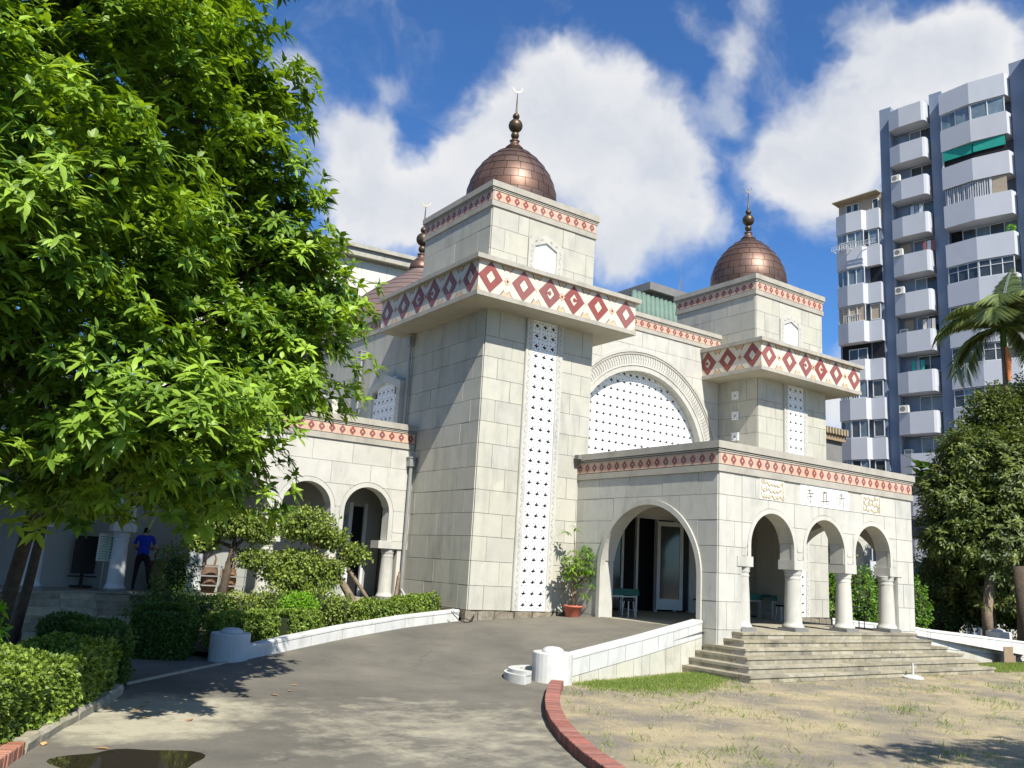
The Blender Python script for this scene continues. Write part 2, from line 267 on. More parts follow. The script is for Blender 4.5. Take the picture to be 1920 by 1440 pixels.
# ------------------------------------------------------------------ object helpers
WM = {}
def link(o, parent=None, **props):
    col.objects.link(o)
    if parent is not None:
        o.parent = parent; o.matrix_parent_inverse = WM[parent.name].inverted()
    for k, v in props.items():
        if v is not None: o[k] = v
    return o
def mesh_obj(name, verts, faces, mats, parent=None, fm=None, smooth=False, **props):
    me = bpy.data.meshes.new(name); me.from_pydata([tuple(v) for v in verts], [], faces); 
    if not isinstance(mats, (list, tuple)): mats = [mats]
    for m in mats: me.materials.append(M[m] if isinstance(m, str) else m)
    if fm: me.polygons.foreach_set('material_index', fm)
    if smooth: me.polygons.foreach_set('use_smooth', [True]*len(me.polygons))
    me.update()
    o = bpy.data.objects.new(name, me); link(o, parent, **props); WM[o.name] = Matrix.Identity(4); return o
def thing(name, label, category, loc=(0, 0, 0), group=None, rotz=0):
    o = bpy.data.objects.new(name, None); o.empty_display_size = .2; o.location = loc; o.rotation_euler = (0, 0, rotz)
    link(o, None, label=label, category=category, group=group)
    WM[o.name] = Matrix.Translation(loc) @ Matrix.Rotation(rotz, 4, 'Z'); return o
class MB:
    def __init__(s): s.v = []; s.f = []; s.m = []
    def add(s, vs, fs, m=0):
        o = len(s.v); s.v += [tuple(v) for v in vs]; s.f += [tuple(i+o for i in f) for f in fs]; s.m += [m]*len(fs); return s
    def box(s, x0, x1, y0, y1, z0, z1, m=0, xf=None):
        vs = [Vector((x, y, z)) for z in (z0, z1) for y in (y0, y1) for x in (x0, x1)]
        if xf: vs = [xf(v) for v in vs]
        return s.add(vs, [(0, 2, 3, 1), (4, 5, 7, 6), (0, 1, 5, 4), (2, 6, 7, 3), (0, 4, 6, 2), (1, 3, 7, 5)], m)
    def lathe(s, prof, c=(0, 0, 0), n=24, m=0, cap=True):
        o = len(s.v); k = len(prof)
        vs = [(c[0]+r*math.cos(2*PI*i/n), c[1]+r*math.sin(2*PI*i/n), c[2]+z) for r, z in prof for i in range(n)]
        fs = [(j*n+i, j*n+(i+1) % n, (j+1)*n+(i+1) % n, (j+1)*n+i) for j in range(k-1) for i in range(n)]
        if cap: fs += [tuple(range(n))[::-1], tuple(range((k-1)*n, k*n))]
        return s.add(vs, fs, m)
    def tube(s, pts, rads, n=8, m=0):
        pts = [Vector(p) for p in pts]; rings = []
        if isinstance(rads, (int, float)): rads = [rads]*len(pts)
        prev = None
        for i, p in enumerate(pts):
            t = (pts[min(i+1, len(pts)-1)]-pts[max(i-1, 0)]).normalized()
            a = (prev if prev else (Vector((0, 0, 1)) if abs(t.z) < .9 else Vector((1, 0, 0))))
            x = t.cross(a).normalized(); y = x.cross(t).normalized(); prev = y
            rings += [p+(x*math.cos(2*PI*j/n)+y*math.sin(2*PI*j/n))*rads[i] for j in range(n)]
        fs = [(i*n+j, i*n+(j+1) % n, (i+1)*n+(j+1) % n, (i+1)*n+j) for i in range(len(pts)-1) for j in range(n)]
        fs += [tuple(range(n))[::-1], tuple(range((len(pts)-1)*n, len(pts)*n))]
        return s.add(rings, fs, m)
    def prism(s, poly, fr, v0, v1, m=0):   # poly [(u,z)] in frame fr, from depth v0 to v1 (outwards)
        n = len(poly); vs = [fr(u, v0, z) for u, z in poly]+[fr(u, v1, z) for u, z in poly]
        fs = [tuple(range(n))[::-1], tuple(range(n, 2*n))]+[(i, (i+1) % n, n+(i+1) % n, n+i) for i in range(n)]
        return s.add(vs, fs, m)
    def build(s, name, mats, parent=None, smooth=False, **props):
        o = mesh_obj(name, s.v, s.f, mats, parent, s.m if isinstance(mats, (list, tuple)) and len(mats) > 1 else None, smooth, **props)
        bm = bmesh.new(); bm.from_mesh(o.data); bmesh.ops.recalc_face_normals(bm, faces=bm.faces); bm.to_mesh(o.data); bm.free()
        return o
class Frame:
    def __init__(s, o, u, n): s.o = Vector(o); s.u = Vector(u).normalized(); s.n = Vector(n).normalized()
    def __call__(s, u, v, z): return s.o+s.u*u+s.n*v+Vector((0, 0, z))
def mirx(x): return 15.49-x

_cubes = {}
def cube_mesh(m):
    if m not in _cubes:
        me = bpy.data.meshes.new('block_'+m); v = [(x, y, z) for z in (-.5, .5) for y in (-.5, .5) for x in (-.5, .5)]
        me.from_pydata(v, [], [(0, 2, 3, 1), (4, 5, 7, 6), (0, 1, 5, 4), (2, 6, 7, 3), (0, 4, 6, 2), (1, 3, 7, 5)]); me.materials.append(M[m]); _cubes[m] = me
    return _cubes[m]
def slab(name, parent, fr, u0, u1, v0, v1, z0, z1, m, **props):
    o = bpy.data.objects.new(name, cube_mesh(m)); c = fr((u0+u1)/2, (v0+v1)/2, (z0+z1)/2); U = fr.u; Nn = fr.n
    if U.cross(Nn).z < 0: U = -U
    o.matrix_world = Matrix(((U.x*(u1-u0), Nn.x*(v1-v0), 0, c.x), (U.y*(u1-u0), Nn.y*(v1-v0), 0, c.y), (0, 0, z1-z0, c.z), (0, 0, 0, 1)))
    mw = o.matrix_world.copy(); link(o, parent, **props); WM[o.name] = mw; return o
def strip_mesh(mb, fr, u0, u1, z0, z1, h, v0, v1, step=.05, m=0):
    """wall piece u0..u1, z0..z1 minus everything below h(u)"""
    n = max(2, int(round((u1-u0)/step))); us = [u0+(u1-u0)*i/n for i in range(n+1)]
    lo = [max(z0, h(u)) for u in us]; i = 0; any_ = False
    while i < n:
        if min(lo[i], lo[i+1]) < z1-1e-4:
            j = i
            while j < n and min(lo[j], lo[j+1]) < z1-1e-4: j += 1
            bot = [(us[k], min(lo[k], z1)) for k in range(i, j+1)]
            # vertical jamb where h jumps
            bot2 = []
            for k, b in enumerate(bot):
                bot2.append(b)
                if k+1 < len(bot) and abs(bot[k+1][1]-b[1]) > .35:
                    um = (b[0]+bot[k+1][0])/2; bot2 += [(um, b[1]), (um, bot[k+1][1])]
            poly = [(us[i], z1)] if bot[0][1] < z1-1e-4 else []
            poly += bot2
            if bot[-1][1] < z1-1e-4: poly.append((us[j], z1))
            poly2 = [p for k, p in enumerate(poly) if k == 0 or (abs(p[0]-poly[k-1][0]) > 1e-5 or abs(p[1]-poly[k-1][1]) > 1e-5)]
            if len(poly2) >= 3: mb.prism(poly2, fr, v0, v1, m); any_ = True
            i = j
        else: i += 1
    return any_
def panels(parent, fr, u0, u1, rows, width, h=None, th=.03, gap=.011, m='stone', name='stone_panel', first=0, jit=.0, cuts=()):
    for i in range(len(rows)-1):
        zt, zb = rows[i], rows[i+1]
        js = [u0]; u = u0+width*(.5 if (i+first) % 2 else 1.0)
        while u < u1-width*.22: js.append(u); u += width
        js.append(u1)
        for a, b in zip(js[:-1], js[1:]):
            a_, b_, z0, z1 = a+gap/2, b-gap/2, zb+gap/2, zt-gap/2
            t = th+rng.uniform(-.004, .004)
            if h is not None:
                k = [h(a_+(b_-a_)*q/24) for q in range(25)]
                if min(k) > z1-.02: continue
                if max(k) > z0:
                    mb = MB()
                    if strip_mesh(mb, fr, a_, b_, z0, z1, h, -.01, t, .035): mb.build(name, m, parent)
                    continue
            slab(name, parent, fr, a_, b_, -.01, t, z0, z1, m)
def arch_h(arches, inside=-1e3):
    """arches: (uc, r, zspring, zbase): everything below the curve and above zbase-ish is open"""
    def h(u):
        r = -1e3
        for uc, rad, zs in arches:
            d = abs(u-uc)
            if d < rad: r = max(r, zs+math.sqrt(max(0, rad*rad-d*d)))
        return r
    return h
def arch_ring(parent, fr, uc, r0, r1, zs, zb, v0, v1, m, name='arch_ring', n=28):
    pts = []
    for r in (r1, r0):
        q = [(uc-r, zb)]+[(uc-r*math.cos(PI*i/n), zs+r*math.sin(PI*i/n)) for i in range(n+1)]+[(uc+r, zb)]
        pts.append(q)
    mb = MB(); k = len(pts[0])
    for i in range(k-1):
        a, b, c, d = pts[0][i], pts[0][i+1], pts[1][i+1], pts[1][i]
        if abs(a[0]-b[0])+abs(a[1]-b[1]) < 1e-6: continue
        vs = [fr(p[0], v, p[1]) for v in (v0, v1) for p in (a, b, c, d)]
        mb.add(vs, [(0, 1, 2, 3), (4, 7, 6, 5), (0, 4, 5, 1), (3, 2, 6, 7)], 0)
    return mb.build(name, m, parent)
def ringbox(mb, x0, x1, y0, y1, z0, z1, m=0): mb.box(x0, x1, y0, y1, z0, z1, m)

# ------------------------------------------------------------------ heights of the ramp
CP = [(-1.9, -6.3, .03), (-2.9, -7.4, 0), (-6.9, -2.6, 0), (-5.85, -2.3, .12), (-4.1, -1.45, .33), (-2.15, -.8, .52), (-.35, -.2, .66), (1.6, 0, .76), (3.3, 0, .86), (3.55, -1.2, .9), (3.55, -3, .9), (3.55, -4.9, .88),
      (1.0, -5.45, .48), (-.5, -5.7, .22), (-4.4, -5.0, .02), (-7, -5, 0), (-9, -6, 0), (-6, -9, 0), (-8, -12, 0), (-4.5, -8.5, 0), (-10, -10, 0), (-12, -14, 0), (-2.5, -3.4, .3)]
cpa = np.array(CP)
def _k(r2): return np.where(r2 > 1e-9, r2*np.log(np.maximum(r2, 1e-9)), 0)
_n = len(CP); _A = np.zeros((_n+3, _n+3)); _d2 = ((cpa[:, None, :2]-cpa[None, :, :2])**2).sum(-1)
_A[:_n, :_n] = _k(_d2)+np.eye(_n)*.4; _A[:_n, _n] = 1; _A[:_n, _n+1:] = cpa[:, :2]; _A[_n:, :_n] = _A[:_n, _n:].T
_w = np.linalg.solve(_A, np.concatenate([cpa[:, 2], [0, 0, 0]]))
def ramp_z(x, y):
    r2 = (x-cpa[:, 0])**2+(y-cpa[:, 1])**2
    z = float(_k(r2)@_w[:_n]+_w[_n]+_w[_n+1]*x+_w[_n+2]*y)
    return max(0.0, min(.905, z))

# ------------------------------------------------------------------ ground, drive, path
def poly_sheet(name, outline, zf, m, step, **props):
    pts = [Vector(p) for p in outline]; dense = []
    for i, p in enumerate(pts):
        q = pts[(i+1) % len(pts)]; k = max(1, int((q-p).length/step))
        dense += [p+(q-p)*j/k for j in range(k)]
    xs = [p.x for p in dense]; ys = [p.y for p in dense]; nb = len(dense)
    edges = [(i, (i+1) % nb) for i in range(nb)]
    gx = np.arange(min(xs), max(xs), step); gy = np.arange(min(ys), max(ys), step)
    pp = np.array([(p.x, p.y) for p in dense]); inner = []
    for x in gx:
        for y in gy:
            inside = False
            x1 = pp[:, 0]; y1 = pp[:, 1]; x2 = np.roll(x1, -1); y2 = np.roll(y1, -1)
            c = ((y1 > y) != (y2 > y)); xi = (x2-x1)*(y-y1)/np.where(y2 == y1, 1e-9, y2-y1)+x1
            if (np.sum(c & (x < xi)) % 2) and np.min((x1-x)**2+(y1-y)**2) > (step*.45)**2: inner.append(Vector((x, y)))
    v, e, f, *_ = delaunay_2d_cdt(dense+inner, edges, [], 1, 1e-5)
    return mesh_obj(name, [(p.x, p.y, zf(p.x, p.y)) for p in v], [tuple(q) for q in f], m, None, smooth=True, **props)
mesh_obj('ground', [(-900, -900, -.03), (900, -900, -.03), (900, 1200, -.03), (-900, 1200, -.03)], [(0, 1, 2, 3)], 'soil', kind='structure')
KERB = [(-2.32, -6.72), (-2.78, -7.25), (-3.30, -7.85), (-3.85, -8.55), (-4.35, -9.22), (-4.85, -9.95), (-5.35, -10.75), (-5.78, -11.6), (-6.15, -12.5), (-6.5, -13.6), (-6.8, -15.0), (-7.0, -17.0), (-7.1, -20), (-7.1, -25)]
LEDGE = [(-6.95, -2.45), (-8.05, -3.6), (-9.2, -4.8), (-9.72, -5.85), (-10.15, -6.95), (-10.55, -7.75), (-10.95, -8.7), (-11.3, -9.6), (-11.75, -10.7), (-12.4, -12.5), (-13.2, -15), (-14, -19), (-14.5, -25)]
WALLC = [(-6.6, -2.35, 0.0), (-5.85, -2.08, .12), (-4.1, -1.35, .33), (-2.15, -.62, .52), (-.3, -.1, .66)]
drive_out = [(-6.6, -2.3)]+[(a, b+.1) for a, b, c in WALLC[1:]]+[(0.0, .05), (3.6, .05), (3.6, -5.0), (-1.5, -6.0)]+KERB+LEDGE[::-1]
poly_sheet('driveway', drive_out, lambda x, y: ramp_z(x, y)+.006, 'drive', .3, kind='structure')
poly_sheet('path', [(-6.95, -2.4), (-7.4, -.6), (-7.6, 1.75), (-10.4, 1.75), (-9.9, -2.4), (-9.35, -4.9), (-8.05, -3.6)], lambda x, y: .004, 'drive', .5, kind='structure')
def gz(x, y): return .012*mnoise.noise(Vector((x*.9, y*.9, 0)))+.006*mnoise.noise(Vector((x*3, y*3, 3)))-.004
gout = [(a+.12, b+.02) for a, b in KERB[::-1]]+[(-1.5, -6.05), (3.55, -4.9), (3.6, -5.3), (11.9, -5.3), (12, -4.9), (26, -8.2), (60, -16), (60, -60), (-7, -60), (-7, -25)]
poly_sheet('dry_lawn', gout, lambda x, y: gz(x, y), 'garden', .9, kind='structure')
# curb line between the drive and the path
kb = MB(); pl = [(-6.95, -2.42), (-8.0, -3.5), (-9.3, -4.85)]
kb.tube([(a, b, .0) for a, b in pl], .045, 6); kb.build('edge_strip', 'concrete', kind='structure')

# ------------------------------------------------------------------ mosque
mosque = thing('mosque', 'grey stone mosque with copper domes, diamond tile bands and a three-arched entrance porch', 'mosque', (7.7, 0, 0))
FR = lambda x, y: Frame((x, y, 0), (1, 0, 0), (0, -1, 0))      # faces the viewer
FL = lambda x: Frame((x, 0, 0), (0, 1, 0), (-1, 0, 0))          # faces left
FRt = lambda x: Frame((x, 0, 0), (0, 1, 0), (1, 0, 0))          # faces right

# small diamond band tile (0.32 x 0.28), shared meshes
def band_tile_mesh():
    mb = MB(); w, h = .16, .145; f = Frame((0, 0, 0), (1, 0, 0), (0, -1, 0))
    def quad(pts, v, m): mb.add([f(a, v, b) for a, b in pts], [tuple(range(len(pts)))], m)
    mb.box(-w+.002, w-.002, -.006, .01, -h, h, 0)
    for sx in (-1, 1):
        quad([(sx*w*.98, -h*.8), (sx*w*.98, h*.8), (sx*.112, 0)], .0075, 4)
        quad([(sx*w*.98, -h*.68), (sx*w*.98, h*.68), (sx*.122, 0)], .009, 0)
    quad([(-.110, 0), (0, h*.98), (.110, 0), (0, -h*.98)], .010, 4)
    # stepped dark red diamond
    st = []
    k = 4; a, b = .097, h*.86
    for q in range(4):
        for i in range(k):
            t0, t1 = i/k, (i+1)/k
            if q == 0: st += [(a*(1-t0), b*t0), (a*(1-t0), b*t1)]
            if q == 1: st += [(-a*t0, b*(1-t0)), (-a*t1, b*(1-t0))]
            if q == 2: st += [(-a*(1-t0), -b*t0), (-a*(1-t0), -b*t1)]
            if q == 3: st += [(a*t0, -b*(1-t0)), (a*t1, -b*(1-t0))]
    quad(st, .012, 1); quad([(-.022, 0), (0, .03), (.022, 0), (0, -.03)], .014, 2)
    me = bpy.data.meshes.new('band_tile'); me.from_pydata(mb.v, [], mb.f)
    for m in ('pink', 'red', 'cream', 'line', 'band_line'): me.materials.append(M[m])
    me.polygons.foreach_set('material_index', mb.m); return me
BT = band_tile_mesh()
def inst(name, me, parent, mw, **props):
    o = bpy.data.objects.new(name, me); o.matrix_world = mw; link(o, parent, **props); WM[o.name] = mw; return o
def place(fr, u, v, z, sx=1, sz=1):
    p = fr(u, v, z); U = fr.u; Nn = fr.n
    if U.cross(-Nn).z < 0: U = -U
    return Matrix(((U.x*sx, -Nn.x, 0, p.x), (U.y*sx, -Nn.y, 0, p.y), (0, 0, sz, p.z), (0, 0, 0, 1)))
def cornice(x0, x1, y0, y1, z0, z1, faces, parent=mosque):
    H = z1-z0; mb = MB(); t = lambda f: z0+f*H
    for a, b, o, m in ((0, .22, .07, 0), (.22, .25, .05, 1), (.25, .63, .045, 0), (.63, .67, .075, 0), (.67, .695, .05, 1), (.695, .735, .09, 0), (.735, .76, .06, 1), (.76, 1, .12, 0)):
        mb.box(x0-o, x1+o, y0-o, y1+o, t(a), t(b), m)
    c = mb.build('cornice', ['trim', 'mortar'], parent)
    zc = t(.44); sz = H*.38/.29
    for fr, u0, u1 in faces:
        n = int(round((u1-u0)/.32)); w = (u1-u0)/n
        for i in range(n): inst('band_tile', BT, c, place(fr, u0+w*(i+.5), .05, zc, w/.32, sz))
    return c

# canopy tiles
def diamond_mesh(hw, hh, inner, mats, name, cut=0):
    mb = MB(); f = Frame((0, 0, 0), (1, 0, 0), (0, -1, 0))
    def dia(a, b, v0, v1, m, steps=0):
        if steps:
            pts = []
            for q in range(4):
                for i in range(steps):
                    t0, t1 = i/steps, (i+1)/steps
                    if q == 0: pts += [(a*(1-t0), b*t0), (a*(1-t0), b*t1)]
                    if q == 1: pts += [(-a*t0, b*(1-t0)), (-a*t1, b*(1-t0))]
                    if q == 2: pts += [(-a*(1-t0), -b*t0), (-a*(1-t0), -b*t1)]
                    if q == 3: pts += [(a*t0, -b*(1-t0)), (a*t1, -b*(1-t0))]
        else: pts = [(-a, 0), (0, b), (a, 0), (0, -b)]
        mb.prism(pts, f, v0, v1, m)
    dia(hw+.006, hh+.006, 0, .004, 1, 14); dia(hw, hh, 0, .008, 0, 14)
    if inner:
        dia(inner*.8+.012, inner+.012, .008, .010, 1, 6); dia(inner*.8, inner, .008, .013, 2, 6)
        if cut:   # bracket shaped centre
            s = cut; mb.prism([(s*.0, .075), (s*inner*.8, .02), (s*inner*.8, -.02), (s*.0, -.075), (-s*.05, 0)], f, .013, .016, 0)
        else: dia(.014, .016, .013, .016, 1)
    me = bpy.data.meshes.new(name); bm = bmesh.new()
    for v in mb.v: bm.verts.new(v)
    bm.verts.ensure_lookup_table()
    for q, m in zip(mb.f, mb.m):
        fc = bm.faces.new([bm.verts[i] for i in q]); fc.material_index = m
    bmesh.ops.recalc_face_normals(bm, faces=bm.faces); bm.to_mesh(me); bm.free()
    for m in mats: me.materials.append(M[m])
    return me
BIG = diamond_mesh(.385, .425, .165, ('red', 'line', 'cream'), 'diamond_tile')
BIGC = [diamond_mesh(.385, .425, .165, ('red', 'line', 'cream'), 'bracket_diamond_tile', s) for s in (-1, 1)]
SM = diamond_mesh(.10, .115, .035, ('peach', 'line', 'red'), 'small_diamond_tile')
SM2 = diamond_mesh(.05, .07, 0, ('cream', 'line', 'line'), 'tiny_diamond_tile')
def zig_mesh():
    mb = MB(); f = Frame((0, 0, 0), (1, 0, 0), (0, -1, 0))
    o = [(-.235, 0), (-.12, .15), (-.04, .045), (.04, .15) if 0 else (.0, .06), (.10, .17) if 0 else (.085, .13), (.20, 0)]
    o = [(-.22, 0), (-.105, .155), (-.02, .06), (.075, .155), (.20, 0)]
    mb.prism([(a*1.05, b+(.012 if b > 0 else 0)) for a, b in o], f, 0, .004, 1); mb.prism([(a*.93, b*.94) for a, b in o], f, 0, .008, 0)
    me = bpy.data.meshes.new('zigzag_tile'); me.from_pydata(mb.v, [], mb.f); me.polygons.foreach_set('material_index', mb.m)
    for m in ('peach', 'line'): me.materials.append(M[m])
    return me
ZG = zig_mesh()
def fascia(fr, uc, half, v, parent, zc=9.765):
    cs = [-2.47, -1.36, -.435, .435, 1.36, 2.47]; sc_ = half/2.86
    cs = [c*sc_ for c in cs]
    for i, c in enumerate(cs):
        me = BIGC[0] if i == 2 else BIGC[1] if i == 3 else BIG
        inst('diamond_tile', me, parent, place(fr, uc+c, v, zc))
    for i in range(5):
        m = (cs[i]+cs[i+1])/2
        inst('small_diamond_tile', (SM, SM2, SM, SM2, SM)[i], parent, place(fr, uc+m, v+.001, zc))
        w = (1.0, .85, .75, .85, 1.0)[i]
        inst('zigzag_tile', ZG, parent, place(fr, uc+m, v, 9.335, w, 1))
        inst('zigzag_tile', ZG, parent, place(fr, uc+m, v, 10.195, w, -1))
    for s in (-1, 1):
        for z, q in ((9.335, 1), (10.195, -1)):
            mb = MB(); mb.prism([(uc+s*(half), z), (uc+s*(half), z+q*.15), (uc+s*(half-.12), z)], fr, v, v+.006, 0); mb.build('corner_tile', 'peach', parent)

# lattice block: square plate with a four-pointed hole and four slits
def lattice_mesh():
    bm = bmesh.new(); loops = []
    s = .1475; loops.append([(-s, -s), (s, -s), (s, s), (-s, s)])
    a, b = .098, .040; loops.append([(a, 0), (b*.8, b*.8), (0, a), (-b*.8, b*.8), (-a, 0), (-b*.8, -b*.8), (0, -a), (b*.8, -b*.8)])
    for i in range(4):
        ang = PI/4+i*PI/2; c, d = math.cos(ang), math.sin(ang); r = .121
        q = [(r-.004, -.050), (r+.018, 0), (r-.004, .050), (r-.020, 0)]; loops.append([(x*c-y*d, x*d+y*c) for x, y in q])
    fl = []
    for lp in loops:
        vs = [bm.verts.new((x, 0, z)) for x, z in lp]; es = [bm.edges.new((vs[i], vs[(i+1) % len(vs)])) for i in range(len(vs))]; fl.append((vs, es))
    r = bmesh.ops.triangle_fill(bm, use_beauty=True, use_dissolve=False, edges=[e for _, es in fl for e in es])
    for vs, es in fl:
        bk = [bm.verts.new((v.co.x*(.92 if vs is fl[1][0] else 1), .05, v.co.z*(.92 if vs is fl[1][0] else 1))) for v in vs]
        for i in range(len(vs)): bm.faces.new([vs[i], vs[(i+1) % len(vs)], bk[(i+1) % len(vs)], bk[i]])
    bmesh.ops.recalc_face_normals(bm, faces=bm.faces)
    me = bpy.data.meshes.new('lattice_block'); bm.to_mesh(me); bm.free(); me.materials.append(M['white']); return me
LB = lattice_mesh()
def lattice(parent, fr, uc, nu, z0, nz, v, keep=lambda u, z: True, mod=.297, zmod=.305):
    for i in range(nu):
        for j in range(nz):
            u = uc+(i-(nu-1)/2)*mod; z = z0+(j+.5)*zmod
            if keep(u, z): inst('lattice_block', LB, parent, place(fr, u, v, z, mod/.297, zmod/.297))
def carved_strip(mb, fr, u0, u1, z0, z1, v, m=0, horiz=False):
    c = (u0+u1)/2
    z = z0+.12; k = 0
    while z < z1-.05:
        s = 1 if k % 2 == 0 else -1
        mb.add([fr(c-.035, v, z+.05*s), fr(c-.025, v, z+.055*s), fr(c+.04, v, z-.045*s), fr(c+.03, v, z-.05*s)], [(0, 1, 2, 3)], m); z += .16; k += 1

ROWS = [9.2, 8.42, 7.83, 7.22, 6.62, 6.0, 5.39, 4.73, 4.12, 3.49, 2.87, 2.22, 1.58, .95]
def tower(x0, left_cols=True, right_to=None):
    mb = MB(); mb.box(x0, x0+3.88, 0, 4.4, .3, 9.2, 0); core = mb.build('tower', 'mortar', mosque)
    fr = FR(x0, 0)
    panels(core, fr, 0, 1.37, ROWS, .93, first=1); panels(core, fr, 2.72, 3.9, ROWS, .78, first=0)
    panels(core, FL(x0), 0, 4.4, ROWS, .93, th=.028, first=1)
    panels(core, FRt(x0+3.88), 0, 1.8, ROWS, .93, th=.028, first=0)
    # carved slot frame and the screen
    mb = MB()
    for a, b in ((1.37, 1.60), (2.49, 2.72)):
        mb.prism([(a, .95), (b, .95), (b, 9.198), (a, 9.198)], fr, .0, .085, 0); mb.prism([(a+.015, .95), (a+.04, .95), (a+.04, 9.19), (a+.015, 9.19)], fr, .085, .10, 0)
        carved_strip(mb, fr, a, b, .95, 9.2, .087, 1)
    mb.build('slot_frame', ['stone_pale', 'mortar'], mosque)
    mb = MB(); mb.prism([(1.60, .95), (2.49, .95), (2.49, 9.199), (1.60, 9.199)], fr, .0, .012, 0); scn = mb.build('lattice_screen', 'dark', mosque)  # backing plate coloured near-black so the shallow holes look unlit
    lattice(scn, fr, 2.045, 3, .955, 27, .075)
    # canopy
    mb = MB(); f0 = (x0-.0, x0+3.88, 0, 3.88)
    def cb(o, z0, z1, m, back=.95): mb.box(x0-o, x0+3.88+o, -o, 3.88+min(o, back), z0, z1, m)
    cb(.95, 9.2, 9.33, 0); cb(.92, 9.33, 10.2, 1); cb(1.05, 10.2, 10.33, 0)
    can = mb.build('canopy', ['trim', 'cream'], mosque)
    mb = MB(); mb.box(x0-.90, x0+4.78, -.90, 4.78, 9.195, 9.2, 0); mb.build('soffit', 'soffit', can)
    fascia(Frame((x0, 0, 0), (1, 0, 0), (0, -1, 0)), 1.94, 2.86, .92, can)
    fascia(FL(x0), 1.94, 2.86, .92, can); fascia(FRt(x0+3.88), 1.94, 2.86, .92, can)
    # upper stage
    a0, a1, b0, b1 = x0+.06, x0+3.93, .13, 4.03
    mb = MB(); mb.box(a0, a1, b0, b1, 10.3, 12.36, 0); up = mb.build('upper_stage', 'mortar', mosque)
    R2 = [12.35, 11.74, 11.05, 10.33]
    panels(up, FR(a0, b0), 0, 1.31, R2, .93, first=0); panels(up, FR(a0, b0), 2.61, 3.87, R2, .93, first=1)
    hx = lambda u: 11.95-abs(u-1.96)*.42 if abs(u-1.96) < .65 else -1e3
    panels(up, FR(a0, b0), 1.31, 2.61, R2[:3], 1.3, h=hx, first=0)
    panels(up, FL(a0), b0, b1, R2, 1.3, th=.028, first=0); panels(up, FRt(a1), b0, b1, R2, 1.3, th=.028, first=1)
    f2 = FR(a0, b0)
    out = [(1.31, 10.33), (1.31, 11.68), (1.96, 11.95), (2.61, 11.68), (2.61, 10.33)]; inn = [(1.55, 10.33), (1.55, 11.52), (1.96, 11.70), (2.37, 11.52), (2.37, 10.33)]
    mb = MB()
    for i in range(4):
        a, b, c, d = out[i], out[i+1], inn[i+1], inn[i]
        vs = [f2(p[0], v, p[1]) for v in (.0, .075) for p in (a, b, c, d)]
        mb.add(vs, [(0, 1, 2, 3), (4, 7, 6, 5), (0, 4, 5, 1), (3, 2, 6, 7)], 0)
    carved_strip(mb, f2, 1.33, 1.53, 10.4, 11.6, .077, 1); carved_strip(mb, f2, 2.39, 2.59, 10.4, 11.6, .077, 1)
    for s in (-1, 1):
        for q in (.15, .35): mb.add([f2(1.96+s*(q), .077, 11.83-q*.42+.02), f2(1.96+s*(q+.07), .077, 11.80-q*.42), f2(1.96+s*(q+.07), .077, 11.785-q*.42), f2(1.96+s*q, .077, 11.81-q*.42)], [(0, 1, 2, 3)], 1)
    aw = mb.build('window_surround', ['stone_pale', 'mortar'], mosque)
    mb = MB(); mb.prism(inn, f2, -.01, .02, 0); mb.build('window_pane', 'whiteglass', aw)
    cornice(a0, a1, b0, b1, 12.35, 13.11, [(FR(a0, b0), 0, 3.87), (FL(a0), b0, b1), (FRt(a1), b0, b1)])
    # copper dome of overlapping sheets
    cx, cy = x0+1.99, 2.08
    prof = [(1.70, 13.05), (1.80, 13.33), (1.83, 13.62), (1.80, 13.92), (1.70, 14.22), (1.54, 14.52), (1.32, 14.80), (1.05, 15.06), (.74, 15.29), (.40, 15.47), (.26, 15.60)]
    prof = [(r*.81, z) for r, z in prof]
    mb = MB(); mb.lathe([(r-.012, z) for r, z in prof], (cx, cy, 0), 40); dome = mb.build('dome', 'copperline', mosque, smooth=True)
    for k in range(len(prof)-1):
        (r0, z0), (r1, z1) = prof[k], prof[k+1]; n = max(8, int(round(2*PI*r0/.46)))
        if k == len(prof)-2: n = 8
        da = 2*PI/n; g = .010/max(r0, .3); me = bpy.data.meshes.new('copper_sheet'); vs = []; q = 3
        ap = .008
        for (r, z, o) in ((r0, z0+.010, .006), (r1, z1-.008, .0)):
            for i in range(q+1):
                a = g+(da-2*g)*i/q; vs.append(((r+o)*math.cos(a), (r+o)*math.sin(a), z))
        for (r, z) in ((r0, z0+.004), (r1, z1-.002)):
            for i in range(q+1):
                a = g+(da-2*g)*i/q; vs.append(((r-.01)*math.cos(a), (r-.01)*math.sin(a), z))
        m1 = q+1; fs = [(i, i+1, m1+i+1, m1+i) for i in range(q)]+[(i+1, i, 2*m1+i, 2*m1+i+1) for i in range(q)]
        me.from_pydata(vs, [], fs); me.materials.append(M['copper']); me.polygons.foreach_set('use_smooth', [i < q for i in range(len(fs))])
        def pn(kk):
            a_, b_ = prof[max(0, kk-1)], prof[min(len(prof)-1, kk+1)]; dr, dz = b_[0]-a_[0], b_[1]-a_[1]; l_ = math.hypot(dr, dz); return dz/l_, -dr/l_
        nn_ = []
        for vi, v in enumerate(vs):
            a_ = math.atan2(v[1], v[0]); nr, nz_ = pn(k if (vi//m1) % 2 == 0 else k+1)
            if vi >= 2*m1: nr, nz_ = pn(k)
            nn_.append((nr*math.cos(a_), nr*math.sin(a_), nz_))
        me.update(); me.normals_split_custom_set_from_vertices(nn_)
        for i in range(n):
            tl = Matrix.Rotation(rng.uniform(-.012, .012), 4, 'X')@Matrix.Rotation(da*(i+(.5 if k % 2 else 0)), 4, 'Z')
            inst('copper_sheet', me, dome, Matrix.Translation((cx, cy, 0))@Matrix.Rotation(da*(i+(.5 if k % 2 else 0)), 4, 'Z'))
